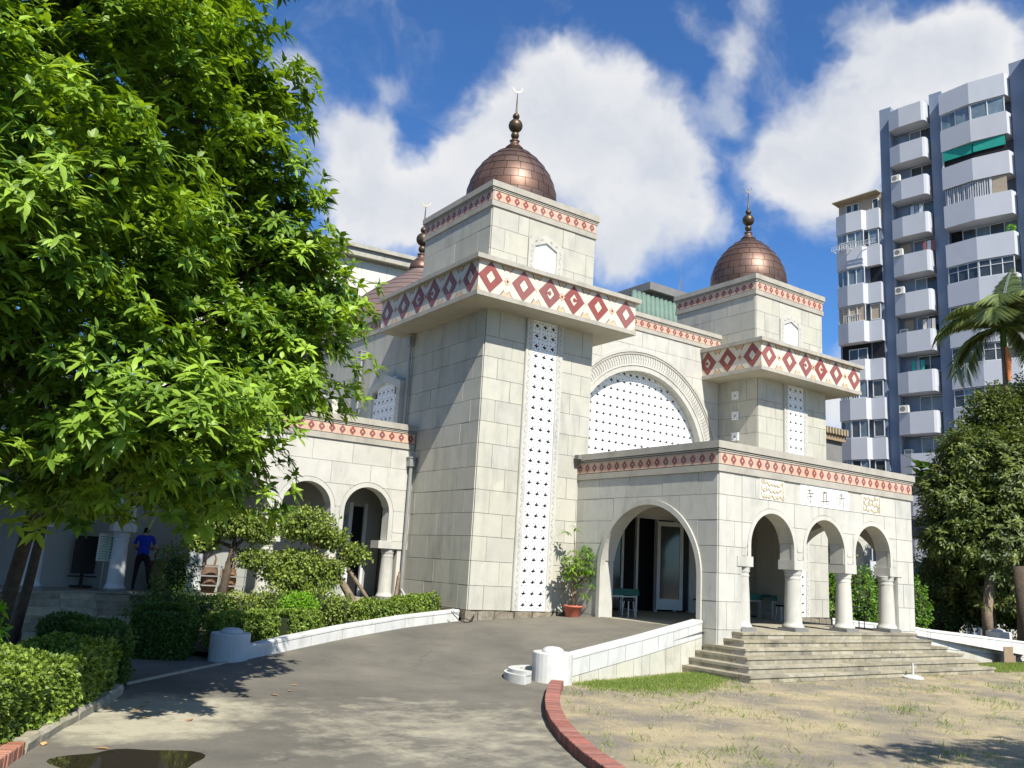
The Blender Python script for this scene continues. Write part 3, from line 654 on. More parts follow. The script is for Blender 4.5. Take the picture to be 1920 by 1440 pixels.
    finial(cx, cy, 15.55, 1.0)
def finial(cx, cy, z, s, mats=('copper', 'bronze')):
    mb = MB(); c = (cx, cy, z)
    mb.lathe([(.30*s, 0), (.24*s, .06*s), (.15*s, .16*s), (.13*s, .24*s), (.17*s, .27*s), (.13*s, .30*s), (.05*s, .34*s)], c, 20, 0)
    def ball(zc, r, m): mb.lathe([(r*math.sin(PI*i/12)+.001, zc-r*math.cos(PI*i/12)) for i in range(13)], c, 20, m)
    ball(.47*s, .135*s, 1); ball(.82*s, .235*s, 1); ball(1.16*s, .115*s, 1)
    mb.lathe([(.05*s, .3*s), (.045*s, 1.2*s), (.032*s, 1.3*s), (.012*s, 2.02*s)], c, 10, 1)
    f = mb.build('finial', list(mats), mosque, smooth=True)
    mb = MB(); n = 18; R = .165*s; zc = z+2.02*s+R*.95; vs = []
    A = [(math.cos(a), math.sin(a)) for a in [PI*(.5+.22)+2*PI*.78*i/n-PI*0 for i in range(n+1)]]
    rot = Vector((math.cos(.35), -math.sin(.35), 0))
    outr = [(R*math.cos(t), R*math.sin(t)) for t in [math.radians(168+222*i/n) for i in range(n+1)]]
    innr = [(R*.0+R*.88*math.cos(t)*1.0, R*.20+R*.86*math.sin(t)) for t in [math.radians(180+198*i/n) for i in range(n+1)]]
    innr[0] = outr[0]; innr[-1] = outr[-1]
    for off in (-.012*s, .012*s):
        for p in outr+innr: vs.append(Vector((cx, cy, zc))+rot*p[0]+Vector((0, 0, p[1]))+Vector((math.sin(.35), math.cos(.35), 0))*off)
    k = 2*(n+1); fs = []
    for i in range(n):
        fs += [(i, i+1, n+2+i, n+1+i), (k+i, k+n+1+i, k+n+2+i, k+i+1), (i, k+i, k+i+1, i+1), (n+1+i, n+2+i, k+n+2+i, k+n+1+i)]
    mb.add(vs, fs); mb.build('crescent', 'gold', f)
tower(0.0); tower(11.61)

# entrance wall between the towers with the great arch
PC = 7.745
fp = FR(0, 1.8)
mb = MB(); hh = arch_h([(PC, 3.0, 6.0)])
strip_mesh(mb, fp, 3.88, 11.61, 4.9, 10.42, hh, -.35, 0, .08); pw = mb.build('entrance_wall', 'mortar', mosque)
panels(pw, fp, 3.92, 11.57, [10.42, 9.85, 9.2, 8.42, 7.83, 7.22, 6.62, 6.0, 5.39], 1.25, h=arch_h([(PC, 3.72, 6.0)]), m='stone_pale')
arch_ring(mosque, fp, PC, 2.99, 3.19, 6.0, 5.3, -.36, .05, 'stone_pale'); arch_ring(mosque, fp, PC, 3.17, 3.56, 6.0, 5.3, -.02, .075, 'stone_pale')
arch_ring(mosque, fp, PC, 3.56, 3.62, 6.0, 5.3, -.02, .10, 'trim'); arch_ring(mosque, fp, PC, 3.64, 3.74, 6.0, 5.3, -.02, .12, 'stone_pale')
mb = MB()
nf = 92
for i in range(nf):
    a = PI*(i+.5)/nf
    for s, (ra, rb) in ((1, (3.24, 3.40)), (-1, (3.38, 3.54))):
        a0 = a+(-.006 if s > 0 else .004); a1 = a+(.006 if s > 0 else -.008)
        p = lambda r, t, v: fp(PC-r*math.cos(t), v, 6.0+r*math.sin(t))
        w = .0028
        mb.add([p(ra, a0-w, .077), p(ra, a0+w, .077), p(rb, a1+w, .077), p(rb, a1-w, .077)], [(0, 1, 2, 3)])
        mb.add([p(ra, a0+w, .0765), p(ra, a0+w*4.5, .088), p(rb, a1+w*4.5, .088), p(rb, a1+w, .0765)], [(0, 1, 2, 3)], 1)
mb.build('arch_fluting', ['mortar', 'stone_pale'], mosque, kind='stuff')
mb = MB(); mb.box(4.5, 11.0, 2.16, 2.2, 5.0, 9.2, 0); scn = mb.build('great_screen', 'dark', mosque)  # near-black backing plate, painted darkness for the lattice holes
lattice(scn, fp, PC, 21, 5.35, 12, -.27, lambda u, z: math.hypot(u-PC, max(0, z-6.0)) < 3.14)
cornice(3.8, 11.7, 1.8, 2.4, 10.42, 11.06, [(fp, 3.88, 11.61)])

# main hall
mb = MB(); mb.box(.03, 15.46, 4.35, 19.5, 0, 9.77, 0); mb.box(3.8, 11.7, 2.2, 5, 9.0, 10.42, 0); mb.box(3.7, 11.8, 2.5, 5, .0, 9.2, 0)
hall = mb.build('main_hall', 'mortar', mosque)
wins = [(5.5, 1.1), (10.78, 1.1), (16.0, 1.1)]
def hexh(u):
    for c, hw in wins:
        if abs(u-c) < hw-.1: return 8.04-abs(u-c)*.32
    return -1e3
panels(hall, FL(.03), 4.4, 19.4, [9.77]+ROWS[1:6], 1.9, h=hexh, th=.03)
panels(hall, FRt(15.46), 4.4, 19.4, [9.77]+ROWS[1:6], 1.9, th=.03)
for c, hw in wins:
    f = FL(.0)
    out = [(c-hw, 6.1), (c-hw, 7.70), (c, 8.05), (c+hw, 7.70), (c+hw, 6.1)]; inn = [(c-hw+.24, 6.1), (c-hw+.24, 7.52), (c, 7.80), (c+hw-.24, 7.52), (c+hw-.24, 6.1)]
    mb = MB()
    for i in range(4):
        a, b, c2, d = out[i], out[i+1], inn[i+1], inn[i]
        mb.add([f(p[0], v, p[1]) for v in (.0, .26) for p in (a, b, c2, d)], [(0, 1, 2, 3), (4, 7, 6, 5), (0, 4, 5, 1), (3, 2, 6, 7)], 0)
    carved_strip(mb, f, c-hw+.02, c-hw+.22, 6.2, 7.6, .262, 1); carved_strip(mb, f, c+hw-.22, c+hw-.02, 6.2, 7.6, .262, 1)
    hw_ = mb.build('window_surround', ['stone_pale', 'mortar'], mosque)
    mb = MB(); mb.prism(inn, f, .0, .10, 0); s_ = mb.build('lattice_screen', 'dark', mosque)
    lattice(s_, f, c, 6, 6.1, 6, .19, lambda u, z: z+.1 < 7.80-abs(u-c)*.30 or True if z < 7.45 else abs(u-c) < .5)
cornice(.03, 15.46, 4.35, 19.5, 9.77, 10.42, [(FL(.03), 4.95, 19.5)])
# great rear dome with its lantern
mb = MB(); P = [(6.3, 10.4), (6.25, 11.2), (5.9, 12.1), (5.3, 13.0), (4.5, 13.9), (3.6, 14.75), (2.6, 15.55), (1.6, 16.25), (.62, 16.85), (.60, 17.0)]
P = [(r*.92 if r > .7 else r, z) for r, z in P]
mb.lathe([(r, z) for r, z in P], (PC, 18.8, 0), 64, 0)
for r, z in [(a+(b-a)*t, za+(zb-za)*t) for (a, za), (b, zb) in zip(P[1:-2], P[2:-1]) for t in (0, .5)]:
    mb.lathe([(r+.012, z-.012), (r+.022, z), (r+.004, z+.014)], (PC, 18.8, 0), 64, 1, cap=False)
mb.build('great_dome', ['copper_dull', 'copperline'], mosque, smooth=False)
mb = MB(); mb.lathe([(.62, 16.95), (.62, 17.1), (.56, 17.3), (.42, 17.5), (.2, 17.62), (.12, 17.7)], (PC, 18.8, 0), 28); mb.build('lantern_dome', 'copper', mosque, smooth=True)
finial(PC, 18.8, 17.45, 1.55, ('copper', 'bronze'))

# side wings with arcades
def column(parent, x, y, zb, zt, r, mirrored=False, plinth=True):
    mb = MB(); H = zt-zb
    mb.lathe([(r*1.22, .08), (r*1.25, .12), (r*1.1, .16), (r*1.02, .2), (r, .24), (r*.96, H*.5), (r*.86, H-.26), (r*.86, H-.25), (r*.96, H-.22), (r*.86, H-.19), (r*.88, H-.14), (r*1.0, H-.11), (r*.92, H-.08), (r*1.05, H-.03), (r*1.05, H)], (x, y, zb), 24)
    c = mb.build('column', 'postgrey' if not plinth else 'stone_pale', parent, smooth=True)
    mb = MB(); q = r*1.2; mb.box(x-q, x+q, y-q, y+q, zb, zb+.08, 0); mb.build('plinth', 'greybox', c)
def wing(mir):
    X = (lambda x: mirx(x)) if mir else (lambda x: x)
    xs = lambda a, b: (min(X(a), X(b)), max(X(a), X(b)))
    n = 7 if not mir else 5; ends = -13.2 if not mir else -10
    cen = [-1.43-1.86*k for k in range(n)]
    fr = FR(0, 3.55)
    hh = arch_h([(X(c), .72, 3.44) for c in cen]); u0, u1 = xs(ends, -.02)
    mb = MB(); strip_mesh(mb, fr, u0, u1, 2.65, 5.42, hh, -.40, 0, .06); w = mb.build('arcade_wall', 'plaster', mosque)
    panels(w, fr, u0, u1, [5.42, 4.80, 4.17, 3.53, 2.9, 2.655], 1.24, h=arch_h([(X(c), .86, 3.44) for c in cen]), m='stone_pale', th=.025)
    for i, c in enumerate(cen):
        arch_ring(w, fr, X(c), .72, .845, 3.44, 2.65, -.02, .03, 'stone_pale', n=20)
        cx = c-.93; a, b = xs(cx-.27, cx+.27)
        mb = MB(); mb.box(a, b, 3.50, 4.02, 2.43, 2.65); mb.build('impost_block', 'stone_pale', mosque)
        column(mosque, X(cx), 3.76, .95, 2.43, .2, plinth=(i < 2 or mir))
    a, b = xs(-.98, -.02); mb = MB(); mb.box(a, b, 3.50, 4.02, 2.43, 2.65); mb.build('impost_block', 'stone_pale', mosque)
    a, b = xs(-.32, -.02); mb = MB(); mb.box(a, b, 3.55, 4.0, .9, 2.43); mb.build('end_pier', 'stone_pale', mosque)
    column(mosque, X(-.54), 3.74, .95, 2.43, .2)
    a, b = xs(ends, -.0)
    cornice(a+(.13 if mir else 0), b-(.13 if not mir else 0)+(0), 3.55, 9.6, 5.42, 6.16, [(fr, a, b-.05) if not mir else (fr, a+.15, b)])
    mb = MB(); mb.box(a, b, 3.28, 5.6, -.02, .92, 0); mb.build('plinth_wall', 'rough', mosque)
    mb = MB(); mb.box(a, b, 3.22, 5.6, .92, .955, 0); mb.build('gallery_floor', 'concrete', mosque)
    # rear wall of the gallery with its doorway
    def wx(p, q, z0, z1, m='gallery', y=5.45, t=.15, name='gallery_wall'):
        p, q = xs(p, q); mb = MB(); mb.box(p, q, y, y+t, z0, z1); return mb.build(name, m, mosque)
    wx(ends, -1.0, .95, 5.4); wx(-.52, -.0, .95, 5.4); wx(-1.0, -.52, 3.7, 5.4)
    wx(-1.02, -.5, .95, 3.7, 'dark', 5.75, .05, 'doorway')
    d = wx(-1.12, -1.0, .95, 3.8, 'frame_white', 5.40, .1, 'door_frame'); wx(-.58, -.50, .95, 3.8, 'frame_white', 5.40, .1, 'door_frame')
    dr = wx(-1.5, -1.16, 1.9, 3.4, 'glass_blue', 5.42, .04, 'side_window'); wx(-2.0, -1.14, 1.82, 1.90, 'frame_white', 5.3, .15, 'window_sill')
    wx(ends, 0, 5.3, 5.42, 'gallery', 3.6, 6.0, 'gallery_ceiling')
wing(False); wing(True)

# ------------------------------------------------------------------ entrance porch
X0, X1, Y0 = 3.57, 11.92, -5.37
ff = FR(0, Y0); PCN = [5.57, 7.745, 9.92]
hf = arch_h([(c, .84, 2.98) for c in PCN])
mb = MB(); strip_mesh(mb, ff, 4.40, 11.09, 2.70, 4.70, hf, -.42, 0, .05)
mb.box(X0, 4.40, Y0, Y0+.42, 0, 4.7); mb.box(11.09, X1, Y0, Y0+.42, 0, 4.7)
pf = mb.build('porch_front', 'stone_pale', mosque)
PR = [4.70, 4.14, 3.52, 2.90, 2.26, 1.60, .95, .30]
hp = arch_h([(c, .965, 2.98) for c in PCN])
panels(pf, ff, 4.40, 11.09, PR[:3]+[2.90, 2.705], 1.02, h=hp, m='stone_pale', first=1)
for a, b, q in ((X0, 4.40, 0), (11.09, X1, 1)): panels(pf, ff, a, b, PR, .56, m='stone_pale', first=q)
for c in PCN: arch_ring(mosque, ff, c, .84, .955, 2.98, 2.70, -.05, .04, 'stone_pale', n=24)
for a, b in ((4.22, 4.80), (6.40, 6.915), (8.575, 9.09), (10.70, 11.28)):
    mb = MB(); mb.box(a, b, Y0-.05, Y0+.46, 2.455, 2.70); mb.build('impost_block', 'stone_pale', mosque)
for x in (4.63, 6.657, 8.832, 10.86): column(mosque, x, Y0+.2, .918, 2.455, .225)
for x, nx in ((X0, -1), (X1, 1)):
    f = Frame((x, 0, 0), (0, 1, 0), (nx, 0, 0)); uc = -2.98
    mb = MB(); strip_mesh(mb, f, Y0+.42, -.02, .0, 4.70, arch_h([(uc, 1.78, 2.15)]), -.42, 0, .06)
    mb.prism([(Y0+.002, 0), (Y0+.42, 0), (Y0+.42, 4.7), (Y0+.002, 4.7)], f, -.3, 0)
    sw = mb.build('porch_side', 'stone_pale', mosque)
    panels(sw, f, Y0, -.03, PR, 1.25, h=arch_h([(uc, 1.925, 2.15)]), m='stone_pale', first=1, th=.025)
    arch_ring(mosque, f, uc, 1.78, 1.92, 2.15, .3, -.1, .07, 'stone_pale', n=36)
cornice(X0, X1, Y0, 1.7, 4.70, 5.44, [(ff, X0, X1), (FL(X0), Y0, -.0), (FRt(X1), Y0, -.0)])
mb = MB(); mb.box(X0+.4, X1-.4, Y0+.4, 1.8, 4.62, 4.70); mb.build('porch_ceiling', 'soffit', mosque)
mb = MB(); mb.box(X0, X1, Y0+.01, 2.6, .0, .915); mb.build('porch_floor', 'concrete', mosque)
# glazed doors at the back of the porch
mb = MB(); mb.box(3.9, 5.3, 1.75, 1.95, .915, 4.62); mb.box(10.2, 11.6, 1.75, 1.95, .915, 4.62); mb.box(5.3, 10.2, 1.75, 1.95, 4.05, 4.62); mb.build('inner_wall', 'plaster', mosque)
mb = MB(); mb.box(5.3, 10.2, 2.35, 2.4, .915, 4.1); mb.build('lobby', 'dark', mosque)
for a in (5.3, 6.15, 6.95, 7.6, 8.5, 9.4, 10.1):
    mb = MB(); mb.box(a, a+.09, 1.72, 1.82, .915, 4.05); mb.build('door_frame', 'frame_white', mosque)
mb = MB(); mb.box(5.3, 10.2, 1.70, 1.8, 3.96, 4.05); mb.build('door_head', 'frame_white', mosque)
for a, b in ((5.39, 6.15), (6.24, 6.95), (9.49, 10.1)):
    mb = MB(); mb.box(a, b, 1.76, 1.78, 1.0, 3.96); mb.build('glass_panel', 'glass_dark', mosque)
lf = Frame((8.5, 1.7, 0), (.93, -.36, 0), (-.36, -.93, 0)); mb = MB()
for a, b, c, d in ((0, .12, 1.0, 3.9), (.83, .95, 1.0, 3.9), (.12, .83, 3.75, 3.9), (.12, .83, 1.0, 1.35)): mb.prism([(a, c), (b, c), (b, d), (a, d)], lf, 0, .05)
dl = mb.build('door_leaf', 'frame_white', mosque); mb = MB(); mb.prism([(.12, 1.35), (.83, 1.35), (.83, 3.75), (.12, 3.75)], lf, .02, .03); mb.build('glass_panel', 'glass_dark', dl)

# inscriptions
def strokes(name, parent, fr, u0, z0, size, st, m, v=.045, w=.06):
    mb = MB()
    for s in st:
        pts = [Vector((u0+p[0]*size, z0+p[1]*size)) for p in s[0]]; ws = s[1]
        for i in range(len(pts)-1):
            a, b = pts[i], pts[i+1]; d = (b-a).normalized(); nn = Vector((-d.y, d.x)); wa = ws[i]*size*.95; wb = ws[i+1]*size*.95
            mb.prism([tuple(a-nn*wa), tuple(b-nn*wb), tuple(b+nn*wb), tuple(a+nn*wa)], fr, v-.01, v+.002*(i % 2)+.004, 0)
    return mb.build(name, m, parent)
T = lambda *p, w=(.03, .022, .03): ([(a, b) for a, b in p], [w[min(i, len(w)-1)] for i in range(len(p))])
SI = [T((.5, .98), (.5, .62), w=(.022, .03)), T((.28, .80), (.70, .86)), T((.10, .58), (.5, .63), (.92, .69), w=(.02, .025, .035)), T((.22, .40), (.82, .50)), T((.62, .60), (.63, .1), (.5, .16), w=(.025, .03, .008)), T((.36, .34), (.46, .22), w=(.012, .032))]
ZHEN = [T((.5, 1.0), (.5, .84), w=(.02, .025)), T((.24, .86), (.76, .90)), T((.34, .78), (.34, .28)), T((.66, .80), (.66, .28)), T((.34, .78), (.66, .80)), T((.38, .64), (.62, .65), w=(.014,)), T((.38, .52), (.62, .53), w=(.014,)), T((.38, .40), (.62, .41), w=(.014,)),
        T((.06, .26), (.94, .33), w=(.02, .034)), T((.38, .24), (.18, .06), w=(.03, .01)), T((.60, .26), (.82, .04), w=(.012, .034))]
QING = [T((.10, .88), (.20, .80), w=(.012, .03)), T((.04, .64), (.14, .57), w=(.012, .03)), T((.06, .12), (.22, .38), w=(.032, .01)), T((.36, .84), (.86, .89)), T((.40, .73), (.82, .77), w=(.016,)), T((.28, .60), (.96, .67), w=(.018, .03)), T((.60, 1.0), (.60, .62), w=(.02, .022)),
        T((.42, .54), (.42, .30), (.34, .04), w=(.022, .022, .008)), T((.42, .53), (.80, .56), w=(.018,)), T((.80, .56), (.80, .06), (.70, .12), w=(.024, .028, .008)), T((.46, .41), (.76, .42), w=(.014,)), T((.46, .28), (.76, .29), w=(.014,))]
mb = MB(); mb.prism([(6.70, 4.15), (8.79, 4.15), (8.79, 4.70), (6.70, 4.70)], ff, -.01, .04); nm = mb.build('name_plaque', 'white', mosque)
for ch, u in ((SI, 6.86), (ZHEN, 7.53), (QING, 8.22)): strokes('inscription', nm, ff, u, 4.20, .42, ch, 'silver', .043)
def arabic(u0, u1, seed):
    mb = MB(); mb.prism([(u0, 4.15), (u1, 4.15), (u1, 4.69), (u0, 4.69)], ff, -.01, .04); pq = mb.build('calligraphy_plaque', 'plaque', mosque)
    r = random.Random(seed); mb = MB(); w_, h_ = u1-u0-.1, .46
    def ln(pts, w):
        for i in range(len(pts)-1):
            a, b = Vector(pts[i]), Vector(pts[i+1]); d = (b-a).normalized(); nn = Vector((-d.y, d.x)); k = math.sin(PI*(i+.6)/(len(pts)))*.7+.4
            mb.prism([tuple(a-nn*w*k), tuple(b-nn*w*k), tuple(b+nn*w*k), tuple(a+nn*w*k)], ff, .035, .055)
    for row in range(3):
        zc = 4.21+row*.165; x = u0+.07
        while x < u1-.12:
            q = r.random()
            if q < .4: ln([(x, zc+.13), (x+.012, zc+.06), (x+.02, zc)], .009); x += .055
            elif q < .85:
                R = r.uniform(.035, .06); ln([(x+R-R*math.cos(t), zc+.03-R*.9*math.sin(t)) for t in [PI*j/6 for j in range(7)]], .012)
                if r.random() < .7: ln([(x+R, zc+.07), (x+R+.02, zc+.055)], .010)
                x += 2*R+.02
            else: ln([(x, zc+.02), (x+.04, zc+.07), (x+.08, zc+.03)], .011); x += .1
    ln([(u1-.07, 4.66), (u1-.06, 4.45), (u1-.055, 4.2)], .012)
    mb.build('calligraphy', 'relief', pq, kind='stuff')
arabic(5.05, 6.03, 3); arabic(9.42, 10.34, 8)

# steps: stones of each tread and riser
stair = MB(); S0, S1, TT, RR = 4.316, 11.172, .283, .153
for k in range(1, 7):
    z1 = (7-k)*RR; y = -5.43-TT*k
    stair.box(S0-TT*k+.03, S1+TT*k-.03, y+.03, (-5.36 if k < 3 else -5.05), 0 if k == 6 else (6-k)*RR-.02, z1-.02)
st = stair.build('steps', 'kmortar', mosque)
for k in range(1, 7):
    z1 = (7-k)*RR; y = -5.43-TT*k; xa, xb = S0-TT*k, S1+TT*k; u = xa; back = .33
    fk = FR(0, y); r_ = random.Random(k)
    while u < xb-.01:
        w = min(r_.uniform(.95, 1.35), xb-u)
        if xb-u-w < .4: w = xb-u
        slab('tread_stone', st, fk, u+.005, u+w-.005, -back, .012, z1-.05, z1, 'step'); u += w
    u = xa+.03
    while u < xb-.04:
        w = min(r_.uniform(.6, 1.0), xb-.03-u)
        if xb-.03-u-w < .3: w = xb-.03-u
        slab('riser_stone', st, fk, u+.006, u+w-.006, -.2, -.014, z1-RR+.002, z1-.052, 'step'); u += w
    yb = -5.36 if k < 3 else -5.02
    for xx, s in ((xa, -1), (xb, 1)):
        f = Frame((xx, 0, 0), (0, 1, 0), (s, 0, 0)); u = y+back
        while u < yb-.01:
            w = min(1.0, yb-u)
            if yb-u-w < .3: w = yb-u
            slab('tread_stone', st, f, u+.004, u+w-.004, -back, 0, z1-.06, z1, 'step')
            slab('riser_stone', st, f, u+.006, u+w-.006, -.2, -.014, z1-RR+.002, z1-.062, 'step'); u += w
# rough base under the towers
for x0, s in ((0, 1), (11.61, 1)):
    r_ = random.Random(int(x0)+1); u = -.15
    while u < 3.95:
        w = r_.uniform(.35, .7); hgt = .95-r_.uniform(.0, .03)
        mb = MB(); fz = FR(x0, 0); n = 5
        d = r_.uniform(.06, .15); poly = [(u, .40), (u+w, .40), (u+w-r_.uniform(0, .03), hgt-r_.uniform(0, .05)), (u+w*.5, hgt), (u+.02, hgt-.03)]
        mb.prism([(min(a, 3.95), b) for a, b in poly], fz, -.05, d); mb.build('base_stone', 'rough', mosque); u += w+.01
    u = -.1
    while u < 4.4 and x0 == 0:
        w = r_.uniform(.4, .8); mb = MB(); mb.prism([(u, .2), (u+w, .2), (u+w, .93), (u, .94)], FL(x0), -.05, r_.uniform(.05, .12)); mb.build('base_stone', 'rough', mosque); u += w+.01
# drain pipes
def pipe(pts, r=.045):
    mb = MB(); mb.tube(pts, r, 10); p = pts[0]; mb.box(p[0]-.1, p[0]+.1, p[1]-.1, p[1]+.1, p[2]-.05, p[2]+.2); mb.box(p[0]-.12, p[0]+.12, p[1]-.12, p[1]+.12, p[2]+.2, p[2]+.24); mb.build('drain_pipe', 'metal', mosque)
pipe([(-.13, 4.15, 8.85), (-.13, 4.15, 6.15)]); pipe([(-.13, 7.75, 9.0), (-.13, 7.75, 6.2)]); pipe([(-.13, 13.4, 8.7), (-.13, 13.4, 6.2)])
pipe([(-.17, 3.40, 4.95), (-.17, 3.40, 3.0), (-.17, 3.40, 1.3), (-.05, 3.3, 1.05)], .055)
# small vents on the right tower
for z in (8.65, 7.90, 7.14): inst('vent_block', LB, mosque, place(FL(11.61), .96, .08, z))
# floodlight at the porch roof edge
mb = MB(); mb.box(3.32, 3.52, -.28, -.1, 5.30, 5.42); mb.tube([(3.42, -.19, 5.3), (3.42, -.1, 5.15), (3.42, .0, 5.12)], .02, 6)
fl_ = mb.build('floodlight', 'greybox', None, label='small grey floodlight clamped at the left end of the porch cornice', category='floodlight')

# ------------------------------------------------------------------ ramp walls, posts, kerbs
def lerp(a, b, t): return tuple(a[i]+(b[i]-a[i])*t for i in range(len(a)))
def wall_run(name, label, cat, pts, thick, side, blk, m_up, m_lo=None, upper=None, cap=True, ground=None, thresh=0):
    """pts: (x,y,ztop,zbot); side=+1: thickness to the left of travel"""
    t = thing(name, label, cat, (pts[0][0], pts[0][1], 0))
    P3 = [pts[0]]; acc_ = 0
    segs = []
    for a, b in zip(pts[:-1], pts[1:]):
        d = math.hypot(b[0]-a[0], b[1]-a[1]); n = max(1, int(round(d/blk)))
        segs += [(lerp(a, b, i/n), lerp(a, b, (i+1)/n)) for i in range(n)]
    def blockmesh(a, b, f0, f1, zt0, zt1, zb0, zb1, m, nm, off=0.0, extra=0):
        d = Vector((b[0]-a[0], b[1]-a[1], 0)).normalized(); nn = Vector((-d.y, d.x, 0))*side
        gp = -.002 if nm == 'wall_core' else .008; A, B = Vector((a[0], a[1], 0))+d*gp, Vector((b[0], b[1], 0))-d*gp
        vs = [A-nn*off+Vector((0, 0, zb0)), B-nn*off+Vector((0, 0, zb1)), B+nn*(thick+off)+Vector((0, 0, zb1)), A+nn*(thick+off)+Vector((0, 0, zb0)),
              A-nn*off+Vector((0, 0, zt0)), B-nn*off+Vector((0, 0, zt1)), B+nn*(thick+off)+Vector((0, 0, zt1)), A+nn*(thick+off)+Vector((0, 0, zt0))]
        mb = MB(); mb.add(vs, [(0, 3, 2, 1), (4, 5, 6, 7), (0, 1, 5, 4), (1, 2, 6, 5), (2, 3, 7, 6), (3, 0, 4, 7)])
        return mb.build(nm, m, t)
    for a, b in segs:
        e_ = .0; a2 = (a[0], a[1], a[2]-.03, a[3]); b2 = (b[0], b[1], b[2]-.03, b[3]); blockmesh(a2, b2, 0, 0, a2[2], b2[2], a2[3], b2[3], 'mortar', 'wall_core', off=-.02)
        ca = .07 if cap else 0
        if upper:
            blockmesh(a, b, 0, 0, a[2]-ca, b[2]-ca, a[2]-upper, b[2]-upper, m_up, 'wall_block')
        else: blockmesh(a, b, 0, 0, a[2]-ca, b[2]-ca, a[3], b[3], m_up, 'wall_block')
        if cap:
            d = Vector((b[0]-a[0], b[1]-a[1], 0)).normalized(); nn = Vector((-d.y, d.x, 0))*side
            mb = MB(); ring = [(-.012, -.07), (-.012, -.025), (.03, 0), (thick-.03, 0), (thick+.012, -.025), (thick+.012, -.07)]
            vs = [Vector((p[0], p[1], p[2]+z))+nn*o for p in (a, b) for o, z in ring]; k = 6
            mb.add(vs, [(i, (i+1) % k, k+(i+1) % k, k+i) for i in range(k)]+[tuple(range(k))[::-1], tuple(range(k, 2*k))]); mb.build('coping', m_up, t, smooth=False)
    if upper:
        s2 = []
        for a, b in zip(pts[:-1], pts[1:]):
            d = math.hypot(b[0]-a[0], b[1]-a[1]); n = max(1, int(round(d/blk)))
            cuts = [0]+[(i+.5)/n for i in range(n)]+[1]
            s2 += [(lerp(a, b, cuts[i]), lerp(a, b, cuts[i+1])) for i in range(len(cuts)-1)]
        for a, b in s2:
            za, zb_ = a[2]-upper-.014, b[2]-upper-.014
            if max(za-a[3], zb_-b[3]) > .03: blockmesh(a, b, 0, 0, max(za, a[3]+.01), max(zb_, b[3]+.01), a[3], b[3], m_lo or m_up, 'wall_block')
    return t
def post(x, y, z, r, h, label, m, d_ang=0, cut=True):
    t = thing('end_post', label, 'post', (x, y, z))
    mb = MB(); n = 28; pts = []
    for i in range(n):
        a = 2*PI*i/n; px, py = r*math.cos(a), r*math.sin(a)
        if cut: px = min(px, r*.92)
        pts.append((px, py))
    rot = lambda p: (x+p[0]*math.cos(d_ang)-p[1]*math.sin(d_ang), y+p[0]*math.sin(d_ang)+p[1]*math.cos(d_ang))
    prof = [(1, -.05), (1, h-.02), (.97, h)]
    vs = [(*rot((p[0]*s, p[1]*s)), z+zz) for s, zz in prof for p in pts]; k = len(prof)
    mb.add(vs, [(j*n+i, j*n+(i+1) % n, (j+1)*n+(i+1) % n, (j+1)*n+i) for j in range(k-1) for i in range(n)]+[tuple(range((k-1)*n, k*n))])
    mb.build('shaft', m, t)
    mb = MB(); mb.lathe([(.56*r, 0), (.55*r, .03), (.48*r, .065), (.32*r, .095), (.01, .11)], (x, y, z+h-.005), 24); mb.build('rounded_cap', m, t, smooth=True)
    return t
wall_run('ramp_parapet', 'white block parapet rising along the ramp to the big side arch, beside the dry lawn', 'parapet wall',
         [(-1.45, -6.12, .50, -.03), (1.0, -5.55, .80, -.03), (3.50, -4.97, 1.14, -.03)], .30, 1, .64, 'whitewall', 'whitewall_low', .40)
post(-1.86, -6.08, 0, .39, .57, 'grey rounded end post of the ramp parapet, at the head of the red brick kerb', 'whitewall', .2)
hk = MB()
for (r0, r1, h0, h1) in ((.42, .72, 0, .17), (.42, .64, .17, .24)):
    pts = []; n = 22
    for i in range(n+1):
        a = math.radians(75+132*i/n); pts.append(a)
    cx, cy = -2.02, -5.95
    for i in range(n):
        vs = [(cx+r*math.cos(a), cy+r*math.sin(a), z) for z in (h0-.03, h1) for a, r in ((pts[i], r0), (pts[i+1], r0), (pts[i+1], r1), (pts[i], r1))]
        hk.add(vs, [(0, 1, 2, 3), (4, 7, 6, 5), (0, 4, 5, 1), (3, 2, 6, 7), (1, 5, 6, 2), (0, 3, 7, 4)])
hko = hk.build('curled_kerb', 'whitewall', None, label='low stepped white kerb curling around the grey end post on the drive', category='kerb')
wall_run('ramp_parapet', 'low white wall curving between the clipped hedge and the asphalt ramp up to the tower', 'low wall',
         [(x, y, z+.30, z-.05) for x, y, z in WALLC], .24, 1, .95, 'whitewall')
post(-6.82, -2.10, 0, .40, .54, 'grey drum-shaped end post of the low wall, dappled by tree shade', 'postgrey', -.3)
wall_run('ramp_parapet', 'white block wall sloping away to the right of the porch steps, below the dark trees', 'parapet wall',
         [(20.5, -4.9, .55, -.03), (13.5, -4.95, .97, -.03), (11.94, -4.9, 1.13, -.03)], .30, -1, .95, 'whitewall', 'whitewall_low', .52)
wall_run('ramp_parapet', 'far low white wall behind the porch, in front of the green conifers', 'low wall',
         [(22.6, -2.3, .50, -.02), (19, -1.2, .75, -.02), (15.6, -.1, .95, -.02)], .24, -1, .95, 'whitewall')
post(22.9, -2.35, 0, .45, .72, 'white rounded end post beyond the right-hand sloping wall', 'whitewall', PI)
# drive surface on the far side of the porch
poly_sheet('far_ramp', [(11.92, -4.95), (18.5, -5.3), (22.6, -3), (15.6, 0), (11.9, 0)], lambda x, y: max(0.01, .88-.10*(x-11.9)), 'drive', .8, kind='structure')

